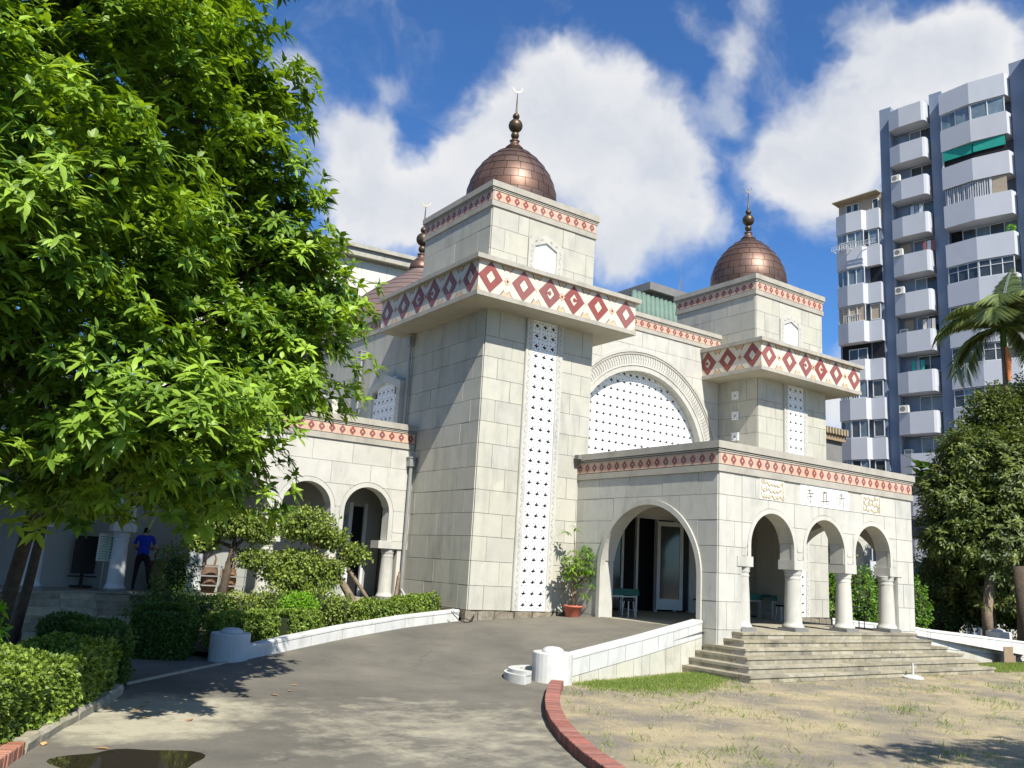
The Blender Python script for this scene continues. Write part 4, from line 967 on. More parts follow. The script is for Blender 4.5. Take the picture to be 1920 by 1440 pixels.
# red brick kerb round the dry lawn
kerb = thing('brick_kerb', 'red brick-on-edge kerb curving round the dry lawn from the grey end post', 'kerb', (-2.4, -6.9, 0))
KT = [(-2.38, -6.72), (-2.78, -7.15), (-3.36, -7.85), (-3.9, -8.52), (-4.42, -9.22), (-4.92, -9.98), (-5.42, -10.85), (-5.86, -11.75), (-6.22, -12.65), (-6.5, -13.6), (-6.75, -14.8), (-6.95, -16.5), (-7.05, -18.5)]
def resample(P, step):
    out = []; d = 0; seg = 0; P = [Vector(p) for p in P]; carry = 0
    for a, b in zip(P[:-1], P[1:]):
        Ls = (b-a).length; t = carry
        while t < Ls: out.append((a+(b-a)*t/Ls, (b-a).normalized())); t += step
        carry = t-Ls
    return out
bme = bpy.data.meshes.new('kerb_brick'); mb = MB(); mb.box(-.115, .115, -.0275, .0275, -.15, .0); bmm = bmesh.new()
for v in mb.v: bmm.verts.new(v)
bmm.verts.ensure_lookup_table()
for f in mb.f: bmm.faces.new([bmm.verts[i] for i in f])
bmesh.ops.recalc_face_normals(bmm, faces=bmm.faces); bmesh.ops.bevel(bmm, geom=[e for e in bmm.edges if e.verts[0].co.z > -.01 and e.verts[1].co.z > -.01], offset=.006, segments=1, affect='EDGES'); bmm.to_mesh(bme); bmm.free(); bme.materials.append(M['brick'])
kc = MB(); rs = resample(KT, .068)
for i, (p, d) in enumerate(rs[:300]):
    d = (rs[min(i+4, len(rs)-1)][1]+rs[max(i-4, 0)][1]+d).normalized(); nrm = Vector((-d.y, d.x))   # towards the lawn
    c = p+nrm*.115
    a = math.atan2(nrm.y, nrm.x)+rng.uniform(-.015, .015)
    inst('brick', bme, kerb, Matrix.Translation((c.x+rng.uniform(-.003, .003), c.y, .158+rng.uniform(-.003, .003)))@Matrix.Rotation(a, 4, 'Z'))
    if i < len(rs)-1 and i % 3 == 0:
        j = min(i+3, len(rs)-1); q, d2 = rs[j]; n2 = Vector((-d2.y, d2.x))
        vs = [(p.x+nrm.x*o, p.y+nrm.y*o, z) for z in (-.03, .148) for o in (.008, .222)]+[(q.x+n2.x*o, q.y+n2.y*o, z) for z in (-.03, .148) for o in (.008, .222)]
        kc.add(vs, [(2, 3, 7, 6), (0, 2, 6, 4), (1, 5, 7, 3)])
kc.build('mortar_bed', 'kmortar', kerb)
# old kerb on the left: concrete lengths, then bricks
lk = thing('old_kerb', 'worn concrete kerb with loose old bricks at the foot of the clipped hedge', 'kerb', (-9.7, -5.9, 0))
LK = [(-9.50, -5.70), (-9.82, -6.50), (-10.12, -7.10), (-10.42, -7.70), (-10.72, -8.30), (-10.98, -8.90), (-11.16, -9.30)]
for i, (a, b) in enumerate(zip(LK[:-1], LK[1:])):
    a, b = Vector(a), Vector(b); d = (b-a).normalized(); n2 = Vector((-d.y, d.x))*-1
    r_ = random.Random(i); mb = MB(); k = 5; hgt = .13+r_.uniform(-.01, .015)
    P_ = []
    for j in range(k+1):
        q = a+(b-a)*(j/k*.985+.005)
        ring = [(-.0, -.05), (-.01+r_.uniform(-.01, .01), hgt*.7), (.02+r_.uniform(-.01, .01), hgt+r_.uniform(-.008, .008)), (.13, hgt+r_.uniform(-.01, .01)), (.15, -.05)]
        P_.append([(q.x+n2.x*o, q.y+n2.y*o, z) for o, z in ring])
    o0 = [p for r in P_ for p in r]; m_ = 5
    mb.add(o0, [(j*m_+q, j*m_+q+1, (j+1)*m_+q+1, (j+1)*m_+q) for j in range(k) for q in range(m_-1)]+[tuple(range(m_)), tuple(range(k*m_, k*m_+m_))[::-1]])
    mb.build('kerb_stone', 'concrete', lk)
ob = bme.copy(); ob.materials.clear(); ob.materials.append(M['brick_old'])
for i, (p, d) in enumerate(resample([(-11.2, -9.4), (-11.5, -10.1), (-11.85, -11.0), (-12.3, -12.2)], .078)):
    nrm = Vector((-d.y, d.x))*-1; c = p+nrm*.1
    inst('brick', ob, lk, Matrix.Translation((c.x+rng.uniform(-.01, .01), c.y, .13+rng.uniform(-.008, .008)))@Matrix.Rotation(math.atan2(nrm.y, nrm.x)+rng.uniform(-.05, .05), 4, 'Z'))
# puddle
pud = []
for i in range(40):
    a = 2*PI*i/40; r = 1+.18*math.sin(2*a+1)+.1*math.sin(5*a)
    pud.append((-10.30+.62*r*math.cos(a)+.0, -9.98+.62*r*math.sin(a)-.12*math.cos(a), .0075))
mesh_obj('puddle', pud, [tuple(range(40))], 'water', kind='structure')

# ------------------------------------------------------------------ foliage helpers
TEMPL = np.array([(0, 0, 0), (.28, -.17, .03), (.28, 0, 0), (.28, .17, .03), (.65, -.14, .02), (.65, 0, 0), (.65, .14, .02), (1, 0, 0)], float)
TF = [(0, 1, 2), (0, 2, 3), (1, 4, 5, 2), (2, 5, 6, 3), (4, 7, 5), (5, 7, 6)]
SMALL = np.array([(0, 0, 0), (.5, -.3, .06), (1, 0, 0), (.5, .3, .06)], float); SF = [(0, 1, 2), (0, 2, 3)]
def leaf_arrays(pos, d, up, length, templ, width=1.0, droop=.25):
    n = len(pos); d = d/np.linalg.norm(d, axis=1, keepdims=True); s = np.cross(d, up); s /= np.maximum(np.linalg.norm(s, axis=1, keepdims=True), 1e-6); u = np.cross(s, d)
    t = templ; Lh = length[:, None, None]
    x = t[None, :, 0:1]; V = pos[:, None, :]+Lh*(x*d[:, None, :]+t[None, :, 1:2]*width*s[:, None, :]+t[None, :, 2:3]*u[:, None, :]); V[:, :, 2] -= (length[:, None]*droop*(t[None, :, 0]**2))
    return V
def np_mesh(name, V, F, vals):
    """V: (n,k,3), F: faces of one template"""
    n, k, _ = V.shape; me = bpy.data.meshes.new(name)
    nv = n*k; me.vertices.add(nv); me.vertices.foreach_set('co', V.reshape(-1).astype(np.float32))
    lens = [len(f) for f in F]; base = np.array([i for f in F for i in f]); nl = len(base)
    loops = (base[None, :]+(np.arange(n)*k)[:, None]).reshape(-1)
    me.loops.add(n*nl); me.loops.foreach_set('vertex_index', loops.astype(np.int32))
    st_ = np.concatenate([[0], np.cumsum(lens)[:-1]]); starts = (st_[None, :]+(np.arange(n)*nl)[:, None]).reshape(-1)
    me.polygons.add(n*len(F)); me.polygons.foreach_set('loop_start', starts.astype(np.int32))
    try: me.polygons.foreach_set('loop_total', np.tile(lens, n).astype(np.int32))
    except Exception: pass
    me.update(calc_edges=True)
    at = me.attributes.new('v', 'FLOAT', 'POINT'); at.data.foreach_set('value', np.repeat(vals, k).astype(np.float32))
    return me
def foliage(name, parent, V, F, vals, m, **props):
    me = np_mesh(name, V, F, vals); me.materials.append(M[m]); me.polygons.foreach_set('use_smooth', [False]*len(me.polygons))
    o = bpy.data.objects.new(name, me); link(o, parent, **props); WM[o.name] = Matrix.Identity(4); return o
def unit(n):
    v = rng.normal(size=(n, 3)); return v/np.linalg.norm(v, axis=1, keepdims=True)
def clump_points(ells, n, shell=(.78, 1.04), lumpy=.16, freq=1.2, topbias=0):
    """points in the outer layer of a union of ellipsoids, with outward normals"""
    P = []; D = []; vol = np.array([e[3]*e[4]+e[4]*e[5]+e[3]*e[5] for e in ells]); vol = vol/vol.sum()
    for ei, e in enumerate(ells):
        k = int(n*vol[ei]*1.6)+4; u = unit(k); r = rng.uniform(shell[0], shell[1], k)
        c = np.array(e[:3]); R = np.array(e[3:6])
        lump = np.array([mnoise.noise(Vector((a[0]*freq*2+ei*7.1, a[1]*freq*2, a[2]*freq*2))) for a in u])
        p = c+u*R*(r*(1+lumpy*2*lump))[:, None]; dn = u/R; dn /= np.linalg.norm(dn, axis=1, keepdims=True)
        keep = np.ones(k, bool)
        for ej, g in enumerate(ells):
            if ej == ei: continue
            q = (p-np.array(g[:3]))/np.array(g[3:6]); keep &= (q**2).sum(1) > .62
        P.append(p[keep]); D.append(dn[keep])
    P = np.concatenate(P); D = np.concatenate(D)
    idx = rng.permutation(len(P))[:n]; return P[idx], D[idx]
def rosettes(C, D, k, L0, L1, up_w=.5, spread=(.0, .9)):
    n = len(C); ax = D*(1-up_w)+np.array([0, 0, up_w]); ax /= np.linalg.norm(ax, axis=1, keepdims=True)
    A = np.repeat(ax, k, 0); P = np.repeat(C, k, 0)
    j = np.tile(np.arange(k), n); ph = j*2.39996+np.repeat(rng.uniform(0, 6.28, n), k); el = rng.uniform(spread[0], spread[1], n*k)
    t = np.cross(A, np.array([.3, .5, .81])); t /= np.linalg.norm(t, axis=1, keepdims=True); b = np.cross(A, t)
    rad = t*np.cos(ph)[:, None]+b*np.sin(ph)[:, None]; d = rad*np.cos(el)[:, None]+A*np.sin(el)[:, None]
    P = P+A*(rng.uniform(-.6, .25, n*k)*L0)[:, None]+d*.02
    L_ = rng.uniform(L0, L1, n*k); vals = np.clip(np.repeat(rng.uniform(0, .75, n), k)+rng.uniform(-.1, .3, n*k), 0, 1)
    return P, d, A, L_, vals
def scatter_leaves(P, D, L0, L1, jitter=.9):
    d = D+unit(len(P))*jitter; d /= np.linalg.norm(d, axis=1, keepdims=True); up = D+unit(len(P))*.6+np.array([0, 0, .4])
    return d, up, rng.uniform(L0, L1, len(P)), rng.uniform(0, 1, len(P))
def blob_core(mb, ells, f=.72, n=12):
    for e in ells:
        vs = []
        for i in range(n+1):
            for j in range(2*n):
                a, b = PI*i/n, PI*j/n; u = Vector((math.sin(a)*math.cos(b), math.sin(a)*math.sin(b), math.cos(a)))
                k = f*(1+.25*mnoise.noise(u*2.5+Vector(e[:3])))
                vs.append((e[0]+u.x*e[3]*k, e[1]+u.y*e[4]*k, e[2]+u.z*e[5]*k))
        m2 = 2*n; mb.add(vs, [(i*m2+j, i*m2+(j+1) % m2, (i+1)*m2+(j+1) % m2, (i+1)*m2+j) for i in range(n) for j in range(m2)])
def limb(mb, p0, p1, r0, r1, bend=.12, n=6, seg=8):
    p0, p1 = Vector(p0), Vector(p1); L_ = (p1-p0).length; off = Vector((rng.uniform(-1, 1), rng.uniform(-1, 1), rng.uniform(-.3, .6)))*bend*L_
    pts = [p0+(p1-p0)*t+off*math.sin(PI*t)+Vector((rng.normal(), rng.normal(), 0))*.02*L_*(0 < t < 1) for t in [i/n for i in range(n+1)]]
    mb.tube(pts, [r0+(r1-r0)*i/n for i in range(n+1)], seg); return pts

# ------------------------------------------------------------------ big tree on the left
bt = thing('broadleaf_tree', 'huge glossy-leaved tree filling the left side, in front of the arcade', 'tree', (-11.2, -4.1, 0))
mb = MB()
trunk_pts = [(-11.1, -3.9, -.05), (-11.0, -4.0, 1.2), (-10.85, -4.3, 2.8), (-11.2, -4.9, 4.6), (-11.5, -5.2, 8.0), (-11.6, -5.0, 12.6)]
mb.tube(trunk_pts, [.12, .11, .10, .09, .08, .05], 12)
CROWN = [(-8.62, -7.34, 6.76, 0.65, 0.65, 0.65), (-8.25, -7.78, 5.52, 0.49, 0.49, 0.49), (-8.01, -7.17, 6.39, 0.5, 0.5, 0.5), (-9.33, -6.82, 9.09, 0.69, 0.69, 0.69), (-8.96, -7.39, 7.9, 0.63, 0.63, 0.63), (-9.94, -5.72, 10.32, 0.71, 0.71, 0.71), (-8.62, -7.36, 5.86, 0.76, 0.76, 0.76), (-8.48, -7.78, 4.68, 0.48, 0.48, 0.48), (-9.3, -8.17, 3.6, 0.57, 0.57, 0.57), (-10.02, -8.22, 3.3, 0.51, 0.51, 0.51), (-11.01, -7.51, 3.19, 0.51, 0.51, 0.51), (-9.14, -7.56, 3.19, 0.33, 0.33, 0.33), (-12.0, -6.3, 5.0, 3.6, 3.6, 2.35), (-11.9, -6.2, 8.2, 3.2, 3.4, 3.2), (-10.0, -6.4, 4.6, 2.1, 2.0, 1.65), (-9.65, -6.5, 6.6, 1.85, 1.8, 1.7), (-8.35, -6.6, 5.3, 1.0, 1.0, .95), (-10.9, -7.0, 8.6, 1.4, 1.5, 1.3), (-12.6, -8.6, 6.2, 2.2, 1.9, 2.2),
         (-13.3, -8.3, 4.2, 2.2, 1.6, 1.5), (-11.0, -8.6, 4.1, 1.6, 1.5, 1.2), (-12.4, -6.4, 11.2, 2.4, 2.4, 2.0), (-15, -6.5, 7, 2.6, 3, 3.4), (-10.1, -2.9, 8.6, 2.4, 2.2, 2.5), (-12.5, -3.0, 10.5, 3, 2.6, 2.6), (-10.6, -4.4, 14.9, 3.2, 3.0, 2.4), (-13.5, -4.6, 14.5, 3.0, 3.0, 2.6)]
for e in CROWN:
    s = trunk_pts[min(5, max(2, int(e[2]/2)))]; pp = limb(mb, s, (e[0], e[1], e[2]-.2), .085, .03)
    for q in range(7):
        u = unit(1)[0]; limb(mb, pp[3+q % 3], (e[0]+u[0]*e[3]*.8, e[1]+u[1]*e[4]*.8, e[2]+abs(u[2])*e[5]*.7), .03, .008, n=4, seg=5)
mb.build('trunk', 'bark', bt, smooth=True)

Cb, Db = clump_points(CROWN, 690, (.62, 1.06), .16, 1.1)
C1 = []; D1 = []
for c_, n_ in zip(Cb, Db):
    k = int(rng.integers(14, 34)); sz = rng.uniform(.26, .46)
    o = rng.normal(size=(k, 3))*np.array([sz, sz, sz*.36]); C1.append(c_+o+np.array([0, 0, -.25])*(o[:, :1]**2+o[:, 1:2]**2)); D1.append(n_*.6+o/sz*.45+np.array([0, 0, .25]))
Cf, Df = clump_points(CROWN, 3800, (.2, .8), .1, 1.1); C1.append(Cf); D1.append(Df)
C1 = np.concatenate(C1); D1 = np.concatenate(D1); D1 /= np.linalg.norm(D1, axis=1, keepdims=True)
P_, d_, A_, L_, v_ = rosettes(C1, D1, 15, .11, .24, .55, (-.35, 1.0))
V_ = leaf_arrays(P_, d_, A_, L_, TEMPL, 1.05, .32)
dist = np.linalg.norm(P_-np.array(CAM), axis=1); fwd = (P_-np.array(CAM))@np.array(Fw)
sx_ = 960+1623*((P_-np.array(CAM))@np.array(Rt))/fwd; sy_ = 720-1623*((P_-np.array(CAM))@np.array(Up))/fwd
inv = (sx_ > 0) & (sx_ < 1920) & (sy_ > 0) & (sy_ < 1440) & (fwd > 0); order = np.argsort(np.where(inv, dist-L_*8, 1e6)); near = order[:300]; rest = np.ones(len(P_), bool); rest[near] = False
# the nearest leaves are leaves of their own, sharing a few blade meshes
BL = []
for q in range(5):
    dr = .2+.08*q; V0 = leaf_arrays(np.zeros((1, 3)), np.array([[1., 0, 0]]), np.array([[0, 0, 1.]]), np.array([1.]), TEMPL, .85, dr); me = np_mesh('leaf', V0, TF, np.array([.15+.18*q])); me.materials.append(M['leaf_big']); BL.append(me)
for i in near:
    d = Vector(d_[i]).normalized(); u = Vector(A_[i]); s = d.cross(u).normalized(); u = s.cross(d); L0 = L_[i]
    inst('leaf', BL[int(rng.integers(5))], bt, Matrix(((d.x*L0, -s.x*L0, u.x*L0, P_[i][0]), (d.y*L0, -s.y*L0, u.y*L0, P_[i][1]), (d.z*L0, -s.z*L0, u.z*L0, P_[i][2]), (0, 0, 0, 1))))
foliage('crown', bt, V_[rest], TF, v_[rest], 'leaf_big', kind='stuff')

# thin stake-like second trunk and hanging twig by the steps
t2 = thing('slim_tree', 'slim leaning reddish trunk beside the shaded steps at far left', 'tree', (-10.6, -2.6, 0))
mb = MB(); mb.tube([(-10.75, -2.7, 0), (-10.6, -2.7, 1.3), (-10.5, -2.8, 2.9), (-10.6, -3.2, 4.4)], [.1, .085, .07, .05], 9); mb.build('trunk', 'bark', t2, smooth=True)
C2, D2 = clump_points([(-10.7, -3.3, 4.6, .9, .9, .7)], 60); P2, d2, A2, L2, v2 = rosettes(C2, D2, 9, .15, .22); foliage('crown', t2, leaf_arrays(P2, d2, A2, L2, TEMPL, .8, .3), TF, v2, 'leaf_big', kind='stuff')

# tree behind the viewer on the right, whose shade lies on the lawn
st2 = thing('shade_tree', 'tree outside the view whose shade falls across the lower right of the lawn', 'tree', (1.6, -20.5, 0))
mb = MB(); mb.tube([(1.9, -21.2, -.05), (1.6, -21, 2.5), (1.0, -20.5, 5.0)], [.25, .2, .12], 10)
SC = [(-1.7, -17.9, 5.6, 1.1, .45, .35), (-.1, -18.5, 5.7, 1.5, .6, .4), (1.4, -18.6, 5.6, 1.5, .5, .4), (-.9, -19.6, 6.4, 2.2, 1.0, .7)]
for e in SC: limb(mb, (1.2, -20.7, 4.6), e[:3], .08, .02)
mb.build('trunk', 'bark', st2, smooth=True)
C3, D3 = clump_points(SC, 420, (.3, 1.05), .2); P3_, d3, A3, L3, v3 = rosettes(C3, D3, 11, .15, .24); foliage('crown', st2, leaf_arrays(P3_, d3, A3, L3, TEMPL, .8, .3), TF, v3, 'leaf_big', kind='stuff')

# ------------------------------------------------------------------ hedges and shrubs
def hedge(label, path, w, h, z0, n, m, cat='hedge', name='clipped_hedge', L0=.045, L1=.075, rough=.07, core='leaf_core', zf=None):
    """path of (x,y) centre line; box hedge with softened edges"""
    t = thing(name, label, cat, (path[0][0], path[0][1], z0)); segs = [(Vector(a), Vector(b)) for a, b in zip(path[:-1], path[1:])]; Ls = [(b-a).length for a, b in segs]; tot = sum(Ls)
    P = []; D = []
    per = n
    a_top = tot*w; a_side = tot*h; a_end = w*h; tot_a = a_top+2*a_side+2*a_end
    zb = (lambda x, y: z0) if zf is None else zf
    for k in range(n):
        r = rng.uniform(0, tot_a)
        s = rng.uniform(0, tot); i = 0; ss = s
        while i < len(Ls)-1 and ss > Ls[i]: ss -= Ls[i]; i += 1
        if r < a_top: o, z, kind = rng.uniform(-.5, .5)*w, h, 0
        elif r < a_top+2*a_side: o, z, kind = (w/2 if rng.random() < .5 else -w/2), rng.uniform(0, 1)**.85*h, 1
        else:
            o, z, kind = rng.uniform(-.5, .5)*w, rng.uniform(0, 1)*h, 2
            if rng.random() < .5: i, ss = 0, 0
            else: i, ss = len(Ls)-1, Ls[-1]
        a, b = segs[i]; dr = (b-a).normalized(); nn = Vector((-dr.y, dr.x)); p = a+dr*ss+nn*o
        end = -dr if ss <= 0 else dr
        nrm = Vector((0, 0, 1)) if kind == 0 else Vector((nn.x, nn.y, 0))*(1 if o > 0 else -1) if kind == 1 else Vector((end.x, end.y, 0))
        # soften corners
        q = Vector((p.x, p.y, zb(p.x, p.y)+z)); ed = max(0, z/h-.85)/.15; 
        if kind == 1: q -= nrm*.06*ed
        if kind == 0: q.z -= .05*max(0, abs(o)/(w/2)-.8)/.2
        nz = mnoise.noise(q*1.7)*rough*2+mnoise.noise(q*6)*rough+rng.uniform(-.05, .03); q += nrm*nz
        P.append(q); D.append(nrm)
    P = np.array([tuple(p) for p in P]); D = np.array([tuple(x) for x in D])
    d, up, L_, v = scatter_leaves(P, D, L0, L1, 1.1); foliage('leaves', t, leaf_arrays(P, d, up, L_, SMALL, 1.1, .1), SF, v, m, kind='stuff')
    mb = MB(); i_ = .07
    for a, b in segs:
        dr = (b-a).normalized(); nn = Vector((-dr.y, dr.x)); A = a+dr*i_*(a == segs[0][0]); B = b-dr*i_*(b == segs[-1][1]); zA, zB = zb(A.x, A.y), zb(B.x, B.y)
        vs = [(p.x+nn.x*o, p.y+nn.y*o, zz) for (p, zg) in ((A, zA), (B, zB)) for o in (-w/2+i_, w/2-i_) for zz in (zg+.02, zg+h-i_)]
        mb.add(vs, [(0, 1, 3, 2), (4, 6, 7, 5), (0, 4, 5, 1), (2, 3, 7, 6), (1, 5, 7, 3), (0, 2, 6, 4)])
    mb.build('twigs', core, t); return t
hedge('bright sunlit clipped hedge along the old kerb in the left foreground', [(-11.95, -9.6), (-11.45, -8.6), (-10.95, -7.5), (-10.45, -6.5), (-10.12, -5.75)], .85, .78, 0, 30000, 'leaf_hedge')
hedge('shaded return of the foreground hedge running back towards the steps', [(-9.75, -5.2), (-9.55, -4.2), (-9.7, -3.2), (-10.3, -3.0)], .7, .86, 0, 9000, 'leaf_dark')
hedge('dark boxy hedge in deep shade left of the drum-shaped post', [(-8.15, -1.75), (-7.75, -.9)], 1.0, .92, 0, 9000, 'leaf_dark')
rz = lambda x, y: max(.0, ramp_z(x, y-.5)-.05)
hedge('clipped hedge behind the low white wall, half in sun', [(-6.85, -.95), (-5.6, -1.0), (-4.6, -.35)], .85, .68, .05, 15000, 'leaf_hedge', zf=lambda x, y: .1+.04*(x+6.85))
hedge('low loose hedge at the foot of the tower, behind the end of the white wall', [(-3.1, .35), (-2.2, .55), (-.55, 1.15)], .8, .52, .55, 9000, 'leaf_hedge', zf=lambda x, y: .45+.1*(x+3.1))
def shrub(label, cat, name, ells, n, m, L0, L1, trunk=None, core=.6, bark='bark', templ='s', lumpy=.2, shell=(.7, 1.05), freq=1.2, droop=.1, k=9, upw=.4, width=1.1, corem='leaf_core', loc=None):
    e0 = ells[0]; t = thing(name, label, cat, loc or (trunk[0][0] if trunk else (e0[0], e0[1], 0)))
    C, D = clump_points(ells, n, shell, lumpy, freq)
    if templ == 's':
        d, up, L_, v = scatter_leaves(C, D, L0, L1); fo = foliage('crown', t, leaf_arrays(C, d, up, L_, SMALL, width, droop), SF, v, m, kind='stuff')
    else:
        P, d, A, L_, v = rosettes(C, D, k, L0, L1, upw, (-.2, .9)); fo = foliage('crown', t, leaf_arrays(P, d, A, L_, TEMPL if templ == 'l' else SMALL, width, droop), TF if templ == 'l' else SF, v, m, kind='stuff')
    mb = MB()
    if core: blob_core(mb, ells, core, 8)
    if mb.v: mb.build('inner_growth', corem, t, kind='stuff')
    if trunk:
        mb = MB(); pts, r0, r1 = trunk; mb.tube(pts, [r0+(r1-r0)*i/(len(pts)-1) for i in range(len(pts))], 10)
        for e in ells: limb(mb, pts[-1] if e[2] > pts[-1][2]-.5 else pts[len(pts)//2], (e[0], e[1], e[2]), r1*.8, r1*.3, n=4, seg=6)
        mb.build('trunk', bark, t, smooth=True)
    return t
shrub('sunlit cloud-pruned shrub on a leaning trunk in front of the arcade', 'topiary', 'cloud_pruned_tree',
      [(-4.2, 1.2, 2.88, .66, .6, .36), (-3.45, 1.3, 2.55, .42, .45, .24), (-2.85, 1.1, 2.22, .34, .35, .22), (-4.35, 1.2, 1.98, .62, .6, .22), (-3.6, 1.2, 1.86, .5, .5, .2), (-4.7, 1.0, 1.62, .5, .5, .18), (-3.7, 1.1, 1.55, .42, .45, .2), (-4.15, 1.1, 1.25, .5, .5, .2)], 13000, 'leaf_top', .06, .105,
      trunk=([(-2.55, 1.1, .55), (-2.75, 1.1, 1.0), (-3.1, 1.15, 1.5), (-3.5, 1.2, 1.9), (-4.1, 1.2, 2.5)], .13, .05), core=.6, bark='bark_pale', lumpy=.42, freq=3)
shrub('shaded cloud-pruned shrub with dark trunk left of the leaning one', 'topiary', 'cloud_pruned_tree',
      [(-6.1, 1.0, 2.78, .68, .6, .34), (-5.45, 1.0, 2.62, .42, .45, .26), (-5.5, .9, 1.95, .42, .4, .22), (-6.7, 1.2, 2.3, .4, .4, .22)], 8500, 'leaf_top', .05, .085,
      trunk=([(-6.1, 1.1, .2), (-6.1, 1.1, 1.2), (-6.0, 1.0, 2.2)], .14, .07), core=.6, lumpy=.28, freq=2)
shrub('bushy undergrowth beneath the cloud-pruned shrubs, behind the clipped hedge', 'shrub', 'low_shrub',
      [(-5.0, .5, .95, .6, .5, .42), (-3.95, .5, .95, .55, .5, .45), (-3.3, .6, .8, .5, .5, .38), (-5.8, .4, .8, .6, .5, .4)], 6500, 'leaf_top', .05, .08, core=.6, lumpy=.25)
shrub('rounded lime-green shrub glowing in the sun above the clipped hedge', 'shrub', 'lime_shrub', [(-4.65, -.05, .92, .45, .4, .33)], 3200, 'leaf_lime', .04, .07, core=.75, lumpy=.12)
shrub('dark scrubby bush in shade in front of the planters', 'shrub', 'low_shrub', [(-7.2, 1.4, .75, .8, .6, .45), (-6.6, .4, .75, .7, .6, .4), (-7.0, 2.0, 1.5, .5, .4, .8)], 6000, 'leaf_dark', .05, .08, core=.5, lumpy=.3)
shrub('leafy sprig poking into the left edge above the hedge', 'shrub', 'leafy_sprig', [(-11.5, -6.8, 1.0, .25, .2, .55)], 60, 'leaf_lime', .09, .14, core=0, templ='l', k=6, droop=.2, lumpy=.1)
# planting soil behind the low wall
poly_sheet('planting_bed', [(-6.6, -2.15), (-5.85, -1.9), (-4.1, -1.15), (-2.15, -.45), (-.3, .05), (0, .05), (0, 3.3), (-7.6, 3.3), (-7.4, -.6)], lambda x, y: max(.02, min(.8, .12+.095*(x+6.9)+.02*y)), 'soil', .6, kind='structure')
prop = MB(); prop.tube([(-2.15, .9, .75), (-2.9, 1.1, 1.75), (-3.2, 1.2, 2.2)], .05, 9); prop.build('wooden_prop', 'bark_pale', None, label='bare wooden prop leaning against the crooked topiary trunk', category='pole')
sl = MB(); f = Frame((-3.35, .35, 0), (.93, -.1, 0), (-.2, -1, 0))
sl.prism([(0, .62), (.62, .66), (1.05, .12), (.25, .02)], f, -.05, .05); slb = sl.build('stone_slab', 'greybox', None, label='tilted dark slab standing in the bed between two hedges', category='slab')

# conifers and trees on the right
hedge_c = shrub('bright green conifer hedge seen through the porch arches', 'hedge', 'conifer_hedge', [(17.0, .9, 1.5, .75, .7, 1.55), (18.2, .6, 1.45, .75, .7, 1.5), (19.4, .3, 1.4, .75, .7, 1.45), (20.6, -.1, 1.3, .75, .7, 1.3)], 13000, 'cypress', .08, .14, core=.8, lumpy=.15, freq=2, loc=(17, .9, 0))
shrub('yellow-green climber beside the right-hand tower base', 'shrub', 'lime_shrub', [(16.6, .9, 2.0, .35, .4, .7), (16.9, .9, 1.2, .3, .3, .5)], 1500, 'leaf_lime', .08, .13, core=.4, lumpy=.3)
shrub('broad dark-green tree crowding the right edge beside the porch', 'tree', 'broadleaf_tree',
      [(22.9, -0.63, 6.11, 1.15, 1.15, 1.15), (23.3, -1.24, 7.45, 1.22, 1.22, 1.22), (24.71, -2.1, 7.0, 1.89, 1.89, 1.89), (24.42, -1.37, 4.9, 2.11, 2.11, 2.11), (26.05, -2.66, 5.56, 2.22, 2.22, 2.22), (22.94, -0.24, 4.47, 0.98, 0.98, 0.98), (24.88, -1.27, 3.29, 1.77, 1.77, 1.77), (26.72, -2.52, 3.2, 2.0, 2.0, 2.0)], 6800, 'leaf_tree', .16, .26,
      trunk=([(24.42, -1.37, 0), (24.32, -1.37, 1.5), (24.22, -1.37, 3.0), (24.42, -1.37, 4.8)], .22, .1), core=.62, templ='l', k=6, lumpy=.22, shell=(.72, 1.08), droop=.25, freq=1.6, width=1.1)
shrub('tall feathery tree rising behind the dark-green tree', 'tree', 'feathery_tree',
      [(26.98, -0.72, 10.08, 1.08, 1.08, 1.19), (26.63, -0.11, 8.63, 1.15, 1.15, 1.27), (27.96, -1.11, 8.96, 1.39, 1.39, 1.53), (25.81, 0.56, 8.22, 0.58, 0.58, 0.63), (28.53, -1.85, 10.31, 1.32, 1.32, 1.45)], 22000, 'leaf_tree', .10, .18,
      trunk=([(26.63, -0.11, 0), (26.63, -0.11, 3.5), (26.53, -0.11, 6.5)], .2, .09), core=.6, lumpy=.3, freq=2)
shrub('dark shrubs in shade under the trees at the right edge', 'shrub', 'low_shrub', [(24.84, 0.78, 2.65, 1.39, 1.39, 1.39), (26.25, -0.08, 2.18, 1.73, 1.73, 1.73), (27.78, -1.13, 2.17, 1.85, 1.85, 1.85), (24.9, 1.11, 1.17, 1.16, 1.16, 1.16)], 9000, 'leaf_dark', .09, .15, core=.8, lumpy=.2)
sig = thing('big_leaf_plant', 'dark plant with large split leaves above the right end of the porch cornice', 'plant', (24.89, 1.42, 0)); mb = MB(); mb.tube([(24.89, 1.42, 0), (24.89, 1.42, 3), (24.89, 1.42, 7.02)], [.09, .08, .06], 8); mb.build('trunk', 'bark', sig, smooth=True)
cc = np.array([[24.89, 1.42, 7.22]]); P, d, A, L_, v = rosettes(np.repeat(cc, 4, 0)+rng.normal(size=(4, 3))*.12, np.tile([[0, 0, 1.]], (4, 1)), 8, .7, 1.3, .8, (.0, .9)); foliage('crown', sig, leaf_arrays(P, d, A, L_, TEMPL, 1.1, .35), TF, v*.3, 'leaf_dark', kind='stuff')
wall_b = MB(); wall_b.box(24, 40, 3.0, 3.3, 0, 3.4); wall_b.build('garden_wall', 'stone_pale', None, label='pale garden wall in shade behind the right-hand trees', category='wall')
for x, y in ((19.9, -2.6), (21.0, -3.6), (22.3, -3.9)):
    pass
